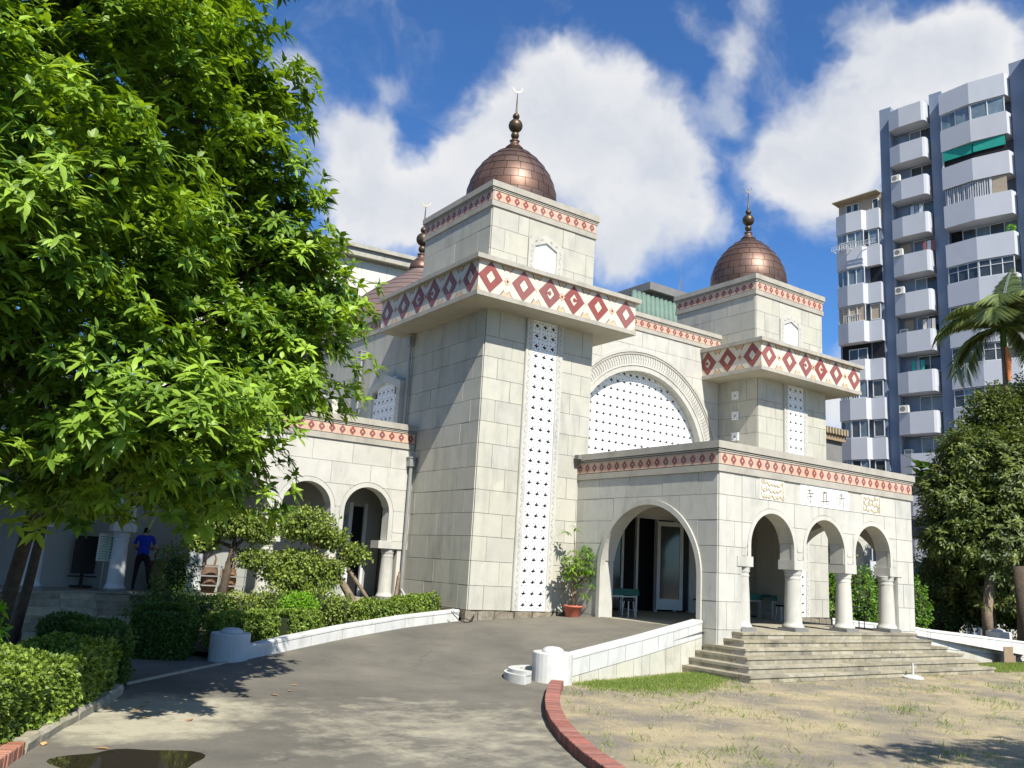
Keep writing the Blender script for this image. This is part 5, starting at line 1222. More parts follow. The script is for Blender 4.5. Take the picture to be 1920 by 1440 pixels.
def bare_trunk(label, pts, r, m='bark'):
    mb = MB(); mb.tube(pts, [r*(1-.3*i/len(pts)) for i in range(len(pts))], 9); mb.build('tree_trunk', m, None, smooth=True, label=label, category='tree trunk')
bare_trunk('pale bent trunk behind the right-hand sloping wall', [(23.6, -1.6, 0), (23.4, -1.7, 1.4), (23.7, -1.8, 3.2)], .22, 'bark_pale')
bare_trunk('thick brown trunk at the right edge under the trees', [(22.3, -3.6, 0), (22.4, -3.6, 1.5), (22.2, -3.6, 3.2)], .30)

# palms
def palm(label, x, y, h, n, L0, seed, crown=True, z0=0, lean=(0, 0)):
    t = thing('palm_tree', label, 'palm tree', (x, y, 0)); r_ = random.Random(seed); mb = MB()
    top = Vector((x+lean[0], y+lean[1], h)); pts = [Vector((x, y, 0)).lerp(top, i/8) for i in range(9)]
    mb.tube(pts, [.17-.006*i for i in range(9)], 10); mb.build('trunk', 'bark_pale', t, smooth=True)
    mb = MB(); mb.tube([top, top+Vector((0, 0, .9)), top+Vector((0, 0, 1.6))], [.14, .12, .05], 10); mb.build('crown_shaft', 'cypress', t, smooth=True)
    Pl = []; Dl = []; Ul = []; Ll = []; base = top+Vector((0, 0, 1.0))
    mbs = MB()
    for i in range(n):
        az = i*2.4+r_.uniform(-.3, .3); e0 = r_.uniform(-.2, 1.35) if i else 1.5; L = L0*r_.uniform(.85, 1.1); pts = []; p = base.copy(); e = e0
        for k in range(15):
            pts.append(p.copy()); d = Vector((math.cos(az)*math.cos(e), math.sin(az)*math.cos(e), math.sin(e))); p = p+d*L/14; e -= (.12+.09*k/14)*(1.0 if e0 < 1.4 else .25)
        mbs.tube(pts, [.035-.002*k for k in range(15)], 5)
        for k in range(1, 15):
            d = (pts[k]-pts[k-1]).normalized(); side = d.cross(Vector((0, 0, 1))).normalized() if abs(d.z) < .98 else Vector((1, 0, 0))
            for s in (-1, 1):
                for m_ in range(4):
                    b = pts[k-1].lerp(pts[k], m_/4); Pl.append(tuple(b)); dd = side*s*.8+d*.55+Vector((0, 0, .12)); Dl.append(tuple(dd)); Ul.append(tuple(side.cross(d)+side*s*.2)); Ll.append(L0*.33*math.sin(PI*min(.97, (k/15+.08)))**.7*r_.uniform(.85, 1.1))
    mbs.build('frond_stem', 'cypress', t)
    Pl, Dl, Ul, Ll = map(np.array, (Pl, Dl, Ul, Ll)); T2 = np.array([(0, 0, 0), (.4, -.022, 0), (1, 0, 0), (.4, .022, 0)]); 
    foliage('fronds', t, leaf_arrays(Pl, Dl, Ul, Ll, T2, 1.0, .55), SF, rng.uniform(0, 1, len(Pl)), 'leaf_palm', kind='stuff'); return t, top
pt, ptop = palm('tall palm with a ragged drooping crown in front of the apartment block', 27.6, -1.0, 13.2, 17, 3.7, 4)
mb = MB(); mb.tube([ptop+Vector((-.12, -.2, -1.6)), ptop+Vector((-.14, -.24, -.6)), ptop+Vector((-.1, -.16, .0))], [.08, .13, .06], 8); mb.build('orange_husk', 'orange', pt)
palm('shorter palm at the right edge behind the dark-green tree', 29.5, -3.9, 9.3, 14, 3.2, 9)

# potted umbrella plant in front of the tower
pp = thing('potted_plant', 'leggy umbrella plant in a terracotta pot against the tower by the big arch', 'potted plant', (3.12, -.55, .84))
mb = MB(); mb.lathe([(.17, 0), (.19, .02), (.25, .27), (.28, .28), (.28, .33), (.25, .33), (.24, .29)], (3.12, -.55, .84), 28); mb.build('pot', 'terracotta', pp, smooth=True)
mb = MB(); tips = [(3.0, -.6, 3.25), (2.95, -.7, 2.35), (3.3, -.6, 2.6), (3.55, -.65, 2.55), (3.2, -.8, 2.15), (2.85, -.55, 2.0), (3.45, -.75, 2.2), (3.65, -.6, 2.3), (3.1, -.6, 2.55), (3.35, -.7, 1.85), (2.8, -.75, 2.2)]
for i, q in enumerate(tips): mb.tube([(3.12+.03*math.cos(i), -.55+.03*math.sin(i), 1.1), (3.12+.06*math.cos(i*2), -.58, 1.6), ((3.12+q[0])/2, -.62, (1.7+q[2])/2), q], [.018, .016, .013, .009], 6)
mb.build('stem', 'bark_pale', pp, smooth=True)
CC = []
for q in tips:
    for k in range(4 if q[2] < 3 else 2): CC.append(np.array(q)+rng.normal(size=3)*(.12, .10, .12))
CC = np.array(CC); DD = np.tile([[0, -.3, .9]], (len(CC), 1)); P, d, A, L_, v = rosettes(CC, DD, 10, .17, .27, .5, (-.3, .5)); foliage('leaves', pp, leaf_arrays(P, d, A, L_, TEMPL, .8, .45), TF, v, 'leaf_pot', kind='stuff')
cab = MB(); cab.tube([(-.75, -.42, .93), (-.55, -.5, .72), (-.3, -.5, .66), (-.05, -.35, .70), (.1, -.2, .8)], .012, 6); cab.tube([(-.7, -.42, .93), (-.45, -.52, .78), (-.2, -.5, .72), (.1, -.2, .84)], .01, 6)
cab.build('cable', 'black', None, label='black cable drooping over the end of the low white wall by the tower', category='cable', kind=None)

# grass
def tufts(name, label, pts, n, L0, L1, m='grass', spread=.09):
    P = []; D = []
    for x, y, s in pts:
        k = int(n*s); o = rng.normal(size=(k, 2))*spread*s
        for a in o:
            P.append((x+a[0], y+a[1], gz(x+a[0], y+a[1]))); D.append((rng.normal()*.45, rng.normal()*.45, 1))
    P = np.array(P); D = np.array(D); T2 = np.array([(0, -.03, 0), (0, .03, 0), (.55, .022, 0), (1, 0, 0)]); V = leaf_arrays(P, D, unit(len(P)), rng.uniform(L0, L1, len(P)), T2, 1.6, .25)
    return foliage(name, None, V, [(0, 1, 2), (0, 2, 3)], rng.uniform(0, 1, len(P)), m, kind='stuff', label=label, category='grass')
pts = []
for k in range(5200):
    x, y = rng.uniform(-5.5, 14), rng.uniform(-15.5, -5.6)
    if mnoise.noise(Vector((x*.7, y*.7, 9)))+.35*mnoise.noise(Vector((x*2.3, y*2.3, 2))) > rng.uniform(-.1, .45) and x > -2.4+(y+6.5)*.62+.2: pts.append((x, y, rng.uniform(.3, 1.0)))
tufts('grass_tufts', 'sparse tufts of grass scattered over the dry lawn', pts, 9, .04, .14, spread=.09)
pts = []
for k in range(1500):
    x = rng.uniform(-1.2, 3.0); y = -6.25+.2*(x+1.2)-abs(rng.normal())*.62*(1.25-abs(x-.6)*.3); pts.append((x+rng.normal()*.3, y-.1, rng.uniform(.3, 1)))
for k in range(900):
    x = rng.uniform(13.3, 20); y = rng.uniform(-7.0, -5.6); pts.append((x, y, 1))
tufts('grass_strip', 'green grass along the foot of the white parapets', pts, 26, .05, .12, spread=.11)
pts = [(rng.uniform(-6, 14), -5.9-abs(rng.normal())*4, rng.uniform(.3, 1)) for k in range(2600)]; pts = [p for p in pts if p[0] > -2.2+(p[1]+6.5)*.62+.2]
tufts('straw', 'bleached dry straw lying over the sandy lawn', pts, 5, .03, .10, m='straw', spread=.12)
# pebbles and litter on the lawn
peb = MB()
for k in range(2600):
    y = -5.9-abs(rng.normal())*3.6; x = rng.uniform(-5.5, 12)
    if x < -2.4+(y+6.5)*.62+.2: continue
    s = rng.uniform(.006, .022); z = gz(x, y); a = rng.uniform(0, 3)
    ca, sa = math.cos(a)*s, math.sin(a)*s
    peb.add([(x+ca, y+sa, z), (x-sa, y+ca, z), (x-ca, y-sa, z), (x+sa, y-ca, z), (x, y, z+s*.8)], [(0, 1, 4), (1, 2, 4), (2, 3, 4), (3, 0, 4)])
peb.build('pebbles', 'concrete', None, kind='stuff', label='small stones and grit scattered over the dry lawn', category='pebbles')

# fallen leaves
dl_me = np_mesh('fallen_leaf', leaf_arrays(np.zeros((1, 3)), np.array([[1., 0, .12]]), np.array([[0, 0, 1.]]), np.array([1.]), TEMPL, 1.0, .08), TF, np.array([.5])); dl_me.materials.append(M['deadleaf'])
def unpix(px, py, z=0.0):
    d = pixdir(px, py); t = (z-CAM.z)/d.z; return CAM+d*t
spots = [(262, 1326, 'curled brown dead leaf in the middle of the pale muddy patch'), (265, 1333, 'small reddish dead leaf touching the curled brown one'), (350, 1353, 'long orange dead leaf lying right of the muddy patch'), (206, 1404, 'dead leaf floating at the far rim of the puddle'),
         (80, 1398, 'crumpled red-brown leaf beside the old brick kerb'), (200, 1330, 'yellowish leaf against the concrete kerb end'), (507, 1302, 'yellow leaf alone on the dark asphalt'), (545, 1294, 'pale yellow leaf next along on the dark asphalt'), (530, 1250, 'small yellow leaf on the asphalt below the low white wall'),
         (560, 1285, 'tiny bright leaf furthest right on the asphalt'), (280, 1314, 'yellow leaf at the edge of the tree shadow'), (235, 1306, 'brown leaf litter at the end of the concrete kerb'), (262, 1345, 'small pale leaf below the two brown ones')]
for px, py, lb in spots:
    p = unpix(px, py, .012); a = rng.uniform(0, 6.28); s = rng.uniform(.12, .2); mw = Matrix.Translation(p)@Matrix.Rotation(a, 4, 'Z')@Matrix.Scale(s, 4)
    inst('fallen_leaf', dl_me, None, mw, label=lb, category='leaf', group='dead leaves on the drive')
# umbrella base on the lawn, board, red drum
mb = MB(); c = (8.42, -7.34, 0); mb.lathe([(.24, 0), (.24, .03), (.20, .05), (.12, .075), (.03, .085)], c, 24); mb.lathe([(.028, .08), (.028, .36)], c, 12); mb.build('parasol_base', 'whitewall', None, label='round concrete parasol base with a short stub pole on the lawn by the steps', category='stand')
mb = MB(); f = Frame((17.0, -5.35, 0), (1, -.1, 0), (-.1, -1, 0)); mb.prism([(0, 0), (.52, 0), (.50, .5), (.03, .5)], f, 0, .03); mb.box(17.5, 17.7, -5.4, -5.1, 0, .22); mb.build('board', 'cardboard', None, label='brown board leaning at the foot of the right-hand white wall', category='board')
mb = MB(); mb.lathe([(.25, 0), (.27, .03), (.27, .46), (.25, .49)], (18.85, -5.5, 0), 20); rd = mb.build('red_drum', 'redplastic', None, label='red plastic drum cut off by the right edge beside the wall', category='drum')

# ------------------------------------------------------------------ apartment block
apt = thing('apartment_block', 'tall grey and white apartment block with stacked angular balconies', 'building', (40, 12, 0))
AU = Vector((.16, -.987, 0)).normalized(); AN = Vector((-.987, -.16, 0)).normalized(); AO = Vector((40.0, 12.2, 0))
AF = Frame(AO, AU, AN)
def planp(mb, poly, z0, z1, m=0):
    n = len(poly); vs = [AF(u, v, z) for z in (z0, z1) for u, v in poly]
    mb.add(vs, [tuple(range(n))[::-1], tuple(range(n, 2*n))]+[(i, (i+1) % n, n+(i+1) % n, n+i) for i in range(n)], m)
def apart(name, poly, z0, z1, m, parent=None):
    mb = MB(); planp(mb, poly, z0, z1); return mb.build(name, m, parent or apt)
R_ = lambda a, b, c, d: [(a, c), (b, c), (b, d), (a, d)]
mb = MB(); planp(mb, R_(-3.25, -.1, -12, .15), 0, 27.2); planp(mb, R_(-.1, .70, -12, .05), 0, 35.4); planp(mb, R_(.70, 3.32, -12, -.45), 0, 34.0)
planp(mb, R_(3.32, 4.12, -12, .12), 0, 35.3); planp(mb, R_(4.12, 8.35, -12, -.35), 0, 34.2); planp(mb, R_(8.35, 9.35, -12, .35), 0, 35.5); planp(mb, R_(9.35, 13.5, -12, -.2), 0, 36.0); planp(mb, R_(13.5, 14.5, -12, 1.4), 0, 36.5)
mb.build('wall', 'aptgrey', apt)
for k in range(11): apart('balcony', [(9.5, -.2), (9.5, 1.0), (11.3, 1.3), (13.3, 1.1), (13.4, -.2)], 34.4-2.68*k, 35.9-2.68*k, 'aptwhite')
def win(u0, u1, z0, z1, n, k, glass='glass_blue', frame='frame_white', f2=None, transom=False, w=.045):
    fr = f2 or AF; mb = MB()
    for a, b, c, d in ((u0, u1, z0, z0+w), (u0, u1, z1-w, z1)): mb.prism([(a, c), (b, c), (b, d), (a, d)], fr, n-.02, n+.05)
    for i in range(k+1):
        x = u0+(u1-u0)*i/k; x = min(max(x, u0+w/2), u1-w/2); mb.prism([(x-w/2, z0+w), (x+w/2, z0+w), (x+w/2, z1-w), (x-w/2, z1-w)], fr, n-.018, n+.055)
    if transom: mb.prism([(u0+w, z1-.42), (u1-w, z1-.42), (u1-w, z1-.38), (u0+w, z1-.38)], fr, n-.01, n+.045)
    f = mb.build('window', frame, apt); g = glass if isinstance(glass, (list, tuple)) else [glass]
    for i in range(k):
        a, b = u0+(u1-u0)*i/k+w*.6, u0+(u1-u0)*(i+1)/k-w*.6
        slab('pane', f, fr, a, b, n-.01+.008*(i % 2), n+.005+.008*(i % 2), z0+w, z1-w, g[i % len(g)])
PIT = 2.68
for k in range(12):
    zt = 34.68-PIT*k; zb = zt-1.42; c = 'aptwhite'
    if zt > 3:
        # narrow balconies with a chamfered left part and rounded right corner
        apart('balcony', [(.74, -.4), (.74, .55), (1.50, .76), (3.0, .80), (3.14, .72), (3.2, .58), (3.2, -.4)], zb, zt, c)
        zw0, zw1 = zt-PIT+.02, zb-.06
        g = [('glass_blue', 'glass_dark'), ('glass_dark', 'glass_dark'), ('glass_blue', 'glass_blue'), ('glass_blue', 'glass_blue'), ('glass_blue', 'glass_dark')][k % 5]
        win(1.75, 3.25, zw0+.05, zw1, -.42, 2, g)
        if k % 3 != 1: apart('shutter', R_(.95, 1.55, -.45, -.38), zw0+.1, zw1-.1, 'beige' if k % 2 else 'aptgrey')
    zt2 = 34.72-PIT*k; zb2 = zt2-1.52
    if zt2 > 3:
        P1 = [(4.14, -.3), (4.14, .70), (6.10, 1.05), (8.18, .85), (8.30, .3), (8.30, -.3)]
        apart('balcony', P1, zb2, zt2, c)
        z0, z1 = zt2-PIT+.01, zb2-.03; L1 = Frame(AF(4.2, .58, 0), AF(6.1, .93, 0)-AF(4.2, .58, 0), AN); L2 = Frame(AF(6.1, .93, 0), AF(8.12, .74, 0)-AF(6.1, .93, 0), AN)
        if k == 0: win(.0, 1.93, z0, z1, 0, 2, ('glass_blue', 'glass_blue'), f2=L1); win(.02, 2.0, z0, z1, 0, 2, ('glass_blue', 'glass_blue'), f2=L2)
        elif k == 1:
            for L_ in (L1, L2): slab('green_shade', apt, L_, .06, 1.92, .0, .03, z0+.45, z1, 'greensheet'); slab('opening', apt, L_, .03, 1.95, -.08, -.05, z0, z1, 'dark')
            slab('shade_post', apt, L1, -.02, .09, -.02, .06, z0, z1, 'frame_white')
        elif k == 2:
            slab('opening', apt, L1, .03, 1.95, -.12, -.09, z0, z1, 'dark'); win(.0, 1.93, z0, z1, -.15, 1, 'glass_dark', 'frame_white', f2=L1)
            for L_, n0, u1 in ((L1, 0, 1.9), (L2, 0, .85)):
                u = .05
                while u < u1: slab('curtain', apt, L_, u, u+.075, -.02+.03*(int(u*9) % 2), .02+.03*(int(u*9) % 2), z0, z1-.03, 'aptwhite'); u += .135
            slab('shutter', apt, L2, 1.05, 1.85, -.02, .03, z0, z1, 'beige'); slab('shade_post', apt, L2, .88, 1.02, -.02, .05, z0, z1, 'frame_white')
        elif k == 3: apart('opening', R_(4.2, 8.25, -.33, -.30), z0, z1, 'dark'); win(4.9, 8.2, z0, z1, -.28, 4, ('glass_dark', 'glass_blue'))
        else:
            g = ('glass_dark', 'glass_blue') if k % 2 else ('glass_dark', 'glass_dark')
            win(.0, 1.93, z0, z1, 0, 3, g, 'frame_white', f2=L1, transom=True); win(.02, 2.0, z0, z1, 0, 3, g, 'frame_white', f2=L2, transom=True)
    zt3 = 27.85-PIT*k
    if zt3 > 3 and k < 10:
        apart('balcony', [(-3.2, .1), (-3.2, .60), (-2.35, .88), (-1.25, .88), (-1.05, .55), (-.15, .55), (-.15, .1)], zt3-1.45, zt3, c)
        z0, z1 = zt3-PIT+.01, zt3-1.48; L1 = Frame(AF(-3.15, .5, 0), AF(-2.35, .75, 0)-AF(-3.15, .5, 0), AN)
        g = [('glass_blue', 'glass_blue'), ('glass_blue', 'glass_blue'), ('beige', 'beige'), ('glass_dark', 'glass_dark'), ('glass_dark', 'glass_blue')][min(k, 4)]
        if k != 3: win(.0, .84, z0, z1, 0, 2, g, f2=L1); win(-2.33, -1.15, z0, z1, .75, 2, g)
        else: apart('opening', R_(-3.1, -1.1, .16, .2), z0, z1, 'dark'); win(-2.6, -1.3, z0, z1-.3, .25, 2, 'glass_dark')
        if k in (1, 3): apart('opening', R_(-1.0, -.2, .16, .2), z0, z1, 'black')
        else: win(-.95, -.25, z0+.05, z1-.02, .42, 1, g[0])
    if 36-PIT*k > 5: win(10.0, 13.0, 34.5-PIT*k-1.2, 34.5-PIT*k, -.18, 3, 'glass_dark')
mb = MB(); planp(mb, R_(-3.15, -.1, -3, .2), 27.2, 29.0); mb.build('rooftop_room', 'beige', apt)
mb = MB(); q = [(-3.35, -3, 29.0), (-3.35, .9, 28.85), (-.12, .9, 29.0), (-.12, -3, 29.3)]; vs = [AF(a, b, z) for a, b, z in q]+[AF(a, b, z+.06) for a, b, z in q]; mb.add(vs, [(0, 1, 2, 3), (4, 7, 6, 5), (0, 4, 5, 1), (1, 5, 6, 2), (2, 6, 7, 3), (3, 7, 4, 0)]); mb.build('canopy_roof', 'yellowroof', apt)
for u in (-2.6, -2.1, -.7): win(u, u+.42, 27.95, 28.7, .22, 1, 'glass_dark', 'frame_white')
mb = MB()
for i in range(26): mb.prism([(-3.25+i*.12, 0), (-3.23+i*.12, 0), (-3.23+i*.12, .25), (-3.25+i*.12, .25)], Frame(AF(0, 0, 25.1), AU, AN), 1.25, 1.27)
for z in (25.08, 25.36): mb.prism([(-3.3, z), (-.12, z), (-.12, z+.03), (-3.3, z+.03)], AF, 1.24, 1.28)
for u in (-3.2, -2.0, -1.0): mb.prism([(u, 25.08), (u+.03, 25.08), (u+.03, 25.12), (u, 25.12)], AF, .6, 1.26)
mb.build('clothes_rack', 'frame_white', apt)
def acu(u, z, n, label, typ=0):
    t = thing('air_conditioner', label, 'air conditioner', tuple(AF(u, n, z)), 'air conditioners hung on the apartment block')
    if typ == 0:
        mb = MB(); mb.prism([(u-.28, z), (u+.28, z), (u+.28, z+.46), (u-.28, z+.46)], AF, n, n+.28); mb.prism([(u-.3, z-.04), (u+.3, z-.04), (u+.3, z), (u-.3, z)], AF, n, n+.30); mb.build('casing', 'ac', t)
        mb = MB(); k = 18; mb.prism([(u-.06+.17*math.cos(2*PI*i/k), z+.23+.17*math.sin(2*PI*i/k)) for i in range(k)], AF, n+.28, n+.285); mb.build('fan_grille', 'greybox', t)
    else:
        mb = MB(); mb.prism([(u-.26, z), (u+.26, z), (u+.26, z+.32), (u-.26, z+.32)], AF, n, n+.35); mb.build('casing', 'ac', t)
        mb = MB(); mb.prism([(u-.2, z+.05), (u+.2, z+.05), (u+.2, z+.27), (u-.2, z+.27)], AF, n+.35, n+.355); mb.build('grille', 'greybox', t)
for k, lb, ty in ((2, 'white air conditioner on the third narrow balcony from the top', 0), (4, 'white air conditioner on the fifth narrow balcony from the top', 0), (5, 'white air conditioner on the sixth narrow balcony from the top', 0), (6, 'box-type air conditioner under the sixth narrow balcony', 1), (8, 'white air conditioner on the ninth narrow balcony down, above the treetop', 0), (9, 'box-type air conditioner just above the right end of the porch', 1)):
    acu(1.12, 34.68-PIT*k+.03, .45 if ty == 0 else -.1, lb, ty)
for k, u in ((1, -2.9), (3, -2.7), (5, -2.9), (7, -2.6)):
    z = 27.85-PIT*k
    mb = MB()
    for i in range(8): mb.prism([(u+i*.16, z), (u+.03+i*.16, z), (u+.03+i*.16, z+.5), (u+i*.16, z+.5)], AF, .80, .82)
    mb.prism([(u, z+.5), (u+1.2, z+.5), (u+1.2, z+.54), (u, z+.54)], AF, .79, .83); mb.build('window_grille', 'frame_white', apt)
for k, u, m in ((3, 1.9, 'aptwhite'), (6, 2.4, 'cream'), (7, 1.6, 'greensheet'), (5, 5.0, 'cream'), (7, 7.0, 'aptwhite'), (4, 2.6, 'red')):
    z = 34.6-PIT*k
    for j in range(3): apart('laundry', R_(u+j*.28, u+j*.28+.22, .30, .33), z+.12+.08*(j % 2), z+.85, m if j != 1 else 'aptgrey')
for u in (.66, 4.2):
    mb = MB(); mb.tube([AF(u, .25, 4), AF(u, .25, 34)], .05, 6); mb.build('drain_pipe', 'metal', apt)
bp = thing('balcony_plant', 'small leafy plant on the open balcony under the beige shutter', 'plant', tuple(AF(8.0, .7, 24.0)))
C, D = clump_points([(*AF(8.0, .6, 24.25), .22, .22, .22)], 160); d, up, L_, v = scatter_leaves(C, D, .08, .14); foliage('leaves', bp, leaf_arrays(C, d, up, L_, SMALL, 1.1, .1), SF, v, 'leaf_lime', kind='stuff')
an = MB(); p = (19.2, 12.6, 15.5)
# ------------------------------------------------------------------ buildings behind
gb = thing('green_roofed_building', 'building behind the mosque showing a green ribbed awning roof under a grey slab', 'building', (29, 24, 0))
mb = MB(); mb.box(29.2, 40, 23.0, 34, 0, 21.0); mb.build('wall', 'beige', gb)
mb = MB(); mb.box(27.2, 40, 21.9, 34, 21.3, 21.85); mb.box(28.0, 40, 22.4, 34, 20.9, 21.3); mb.build('roof_slab', 'greybox', gb)
for i in range(12):
    x = 25.2+i*.42; mb = MB(); mb.tube([(x, 21.2, 18.2), (x+.1, 21.4, 19.4), (x+.45, 21.8, 20.3), (x+1.0, 22.4, 20.95)], [.23, .23, .22, .2], 8); mb.build('roof_rib', 'greenroof', gb, smooth=True)
mb = MB(); t_ = Vector((30.9, 22.6, 21.8)); mb.tube([t_, t_+Vector((0, 0, 2.3))], [.03, .012], 5)
for s in (-.35, .35): mb.tube([t_+Vector((s, 0, 0)), t_+Vector((0, 0, 1.3))], .02, 5)
mb.tube([t_+Vector((-.25, 0, 1.8)), t_+Vector((.25, 0, 1.8))], .015, 5)
mb.build('antenna', 'greybox', None, label='thin lattice aerial standing on the roof between the two front towers', category='antenna')
cb = thing('cream_building', 'cream building with teal windows and a stepped cornice behind the great dome', 'building', (17, 58, 0))
CF = Frame((10.0, 58.5, 0), (1, -.1, 0), (-.1, -1, 0))
mb = MB(); mb.prism([(-6, 0), (16.3, 0), (16.3, 31.2), (-6, 31.2)], CF, -12, 0); mb.prism([(16.3, 0), (24, 0), (24, 30.4), (16.3, 30.4)], CF, -12, -3); mb.build('wall', 'cream_bldg', cb)
mb = MB()
for a, b, o in ((31.2, 31.35, .2), (31.35, 32.1, .9), (32.1, 32.5, 1.2)): mb.prism([(-6, a), (16.3+o*.6, a), (16.3+o*.6, b), (-6, b)], CF, -12, o)
mb.prism([(16.3, 30.4), (24, 30.4), (24, 31.6), (16.3, 31.6)], CF, -12, -2.2); mb.build('cornice', 'trim', cb)
for u in (4.5, 7.2, 9.9, 12.6):
    for z in (22.5, 26.3):
        mb = MB(); mb.prism([(u, z), (u+1.5, z), (u+1.5, z+2), (u, z+2)], CF, 0, .06); w_ = mb.build('window', 'black', cb); mb = MB(); mb.prism([(u+.15, z+.1), (u+1.35, z+.1), (u+1.35, z+1.2), (u+.15, z+1.2)], CF, .06, .09); mb.build('pane', 'glass_green', w_)
mb = MB()
for i in range(7): mb.prism([(-2+i*2.7, 21), (-1.95+i*2.7, 21), (-1.95+i*2.7, 31.2), (-2+i*2.7, 31.2)], CF, 0, .02)
mb.prism([(-6, 29.2), (16.3, 29.2), (16.3, 29.3), (-6, 29.3)], CF, 0, .02); mb.build('wall_joints', 'trim', cb)
sb = thing('low_dark_building', 'low dark building with pale corrugated eaves between the right tower and the apartments', 'building', (33, 12, 0))
mb = MB(); mb.box(29.5, 32.6, 10.9, 16, 0, 10.4); mb.build('wall', 'greybox', sb); mb = MB(); mb.box(29.2, 32.8, 10.6, 16.5, 10.75, 11.1); mb.box(29.4, 32.7, 10.7, 16.5, 10.4, 10.75); mb.build('roof', 'cardboard', sb)
mb = MB()
for i in range(13): mb.box(29.2+i*.28, 29.2+i*.28+.13, 10.5, 10.62, 10.77, 11.12)
mb.build('roof_ridges', 'yellowroof', sb, kind='stuff')

# ------------------------------------------------------------------ things under the porch and in the gallery
def table(x, y, w, d, label, rot=0):
    t = thing('table', label, 'table', (x, y, .915), None); f = Frame((x, y, 0), (math.cos(rot), math.sin(rot), 0), (math.sin(rot), -math.cos(rot), 0))
    mb = MB(); mb.prism([(0, 1.62), (w, 1.62), (w, 1.68), (0, 1.68)], f, -d, 0); mb.prism([(-.02, 1.5), (w+.02, 1.5), (w+.02, 1.62), (-.02, 1.62)], f, -.01, .01); mb.build('tabletop', 'green_top', t)
    for u in (.04, w-.08):
        for v in (-.06, -d+.02): slab('leg', t, f, u, u+.04, v, v+.04, .915, 1.62, 'steel')
    for v in (-.05, -d+.03): slab('rail', t, f, .08, w-.08, v, v+.02, 1.45, 1.48, 'steel')
    for u in (.05, w-.07): slab('rail', t, f, u, u+.02, -d+.06, -.06, 1.08, 1.11, 'steel')
def stool(x, y, label, grp='stools under the porch tables'):
    t = thing('stool', label, 'stool', (x, y, .915), grp); mb = MB(); mb.lathe([(.16, 1.36), (.17, 1.38), (.16, 1.41)], (x, y, 0), 18); mb.build('seat', 'black', t)
    for i in range(4):
        a = PI/4+i*PI/2; mb = MB(); mb.tube([(x+.19*math.cos(a), y+.19*math.sin(a), .915), (x+.12*math.cos(a), y+.12*math.sin(a), 1.37)], .013, 6); mb.build('leg', 'steel', t)
table(4.05, -.85, 1.25, .65, 'green-topped table just inside the big side arch'); stool(4.6, -1.2, 'stool tucked by the green table inside the side arch')
table(10.35, -.5, .85, .6, 'narrow green table seen behind the first porch column', 0); table(11.25-.02, -.9, .6, .6, 'second green table close to the tower side of the porch', .1)
stool(10.9, -1.5, 'stool in front of the second green table'); stool(9.9, 1.1, 'stool beside the open door leaf')
ch = thing('chair', 'dark metal chair draped with a navy jacket between the right porch columns', 'chair', (11.3, -3.9, .915))
cx, cy = 11.3, -3.7
for a, b in ((0, 0), (.45, 0), (0, .45), (.45, .45)):
    mb = MB(); mb.tube([(cx+a, cy+b, .915), (cx+a, cy+b, 1.36 if b == 0 else 1.85)], .016, 6); mb.build('leg', 'black', ch)
mb = MB(); mb.box(cx-.02, cx+.47, cy-.02, cy+.47, 1.36, 1.40); mb.build('seat', 'black', ch); mb = MB(); mb.box(cx, cx+.45, cy+.43, cy+.47, 1.6, 1.85); mb.build('backrest', 'black', ch)
mb = MB(); mb.box(cx+.0, cx+.46, cy+.36, cy+.52, 1.42, 1.98); jk = mb.build('jacket', 'black', None, label='navy jacket hung over the back of the dark chair on the porch', category='jacket')
tb = thing('metal_frame_table', 'low bare steel frame standing on the porch by the rightmost column', 'rack', (10.2, -4.3, .915)); mb = MB()
for a in (0, .75): 
    for b in (0, .4): mb.tube([(10.2+a, -4.4+b, .915), (10.2+a, -4.4+b, 1.55)], .014, 6)
mb.build('legs', 'black', tb); mb = MB(); mb.box(10.18, 10.97, -4.42, -3.98, 1.50, 1.53); mb.build('shelf', 'black', tb)
# gallery things
wb = thing('rolling_board', 'tall black panel on a wheeled stand against the white gallery wall', 'display board', (-8.5, 5.2, .955)); mb = MB(); mb.box(-8.75, -8.2, 5.15, 5.2, 1.32, 2.28); mb.build('panel', 'black', wb)
mb = MB(); mb.box(-8.5, -8.45, 5.1, 5.3, 1.02, 1.4); mb.box(-8.72, -8.22, 5.05, 5.3, .97, 1.03); mb.box(-8.8, -8.15, 5.0, 5.3, 1.24, 1.27); mb.build('stand', 'black', wb)
sg = thing('notice_stand', 'pale notice board on a thin stand beside a shaded column', 'sign', (-8.15, 4.2, .955)); mb = MB(); mb.tube([(-8.18, 4.2, .955), (-8.18, 4.22, 1.8)], .012, 6); mb.tube([(-8.18, 4.2, .97), (-8.0, 4.0, .96)], .01, 6); mb.build('pole', 'metal', sg)
mb = MB(); mb.box(-8.38, -8.02, 4.18, 4.2, 1.68, 2.36); bd = mb.build('board', 'sign', sg)
mb = MB()
for i in range(8): mb.box(-8.09, -8.045, 4.174, 4.178, 1.74+i*.07, 1.785+i*.07); 
for i in range(10): mb.box(-8.34, -8.14, 4.174, 4.178, 1.73+i*.06, 1.745+i*.06)
mb.build('printed_lines', 'greensheet', bd, kind='stuff')
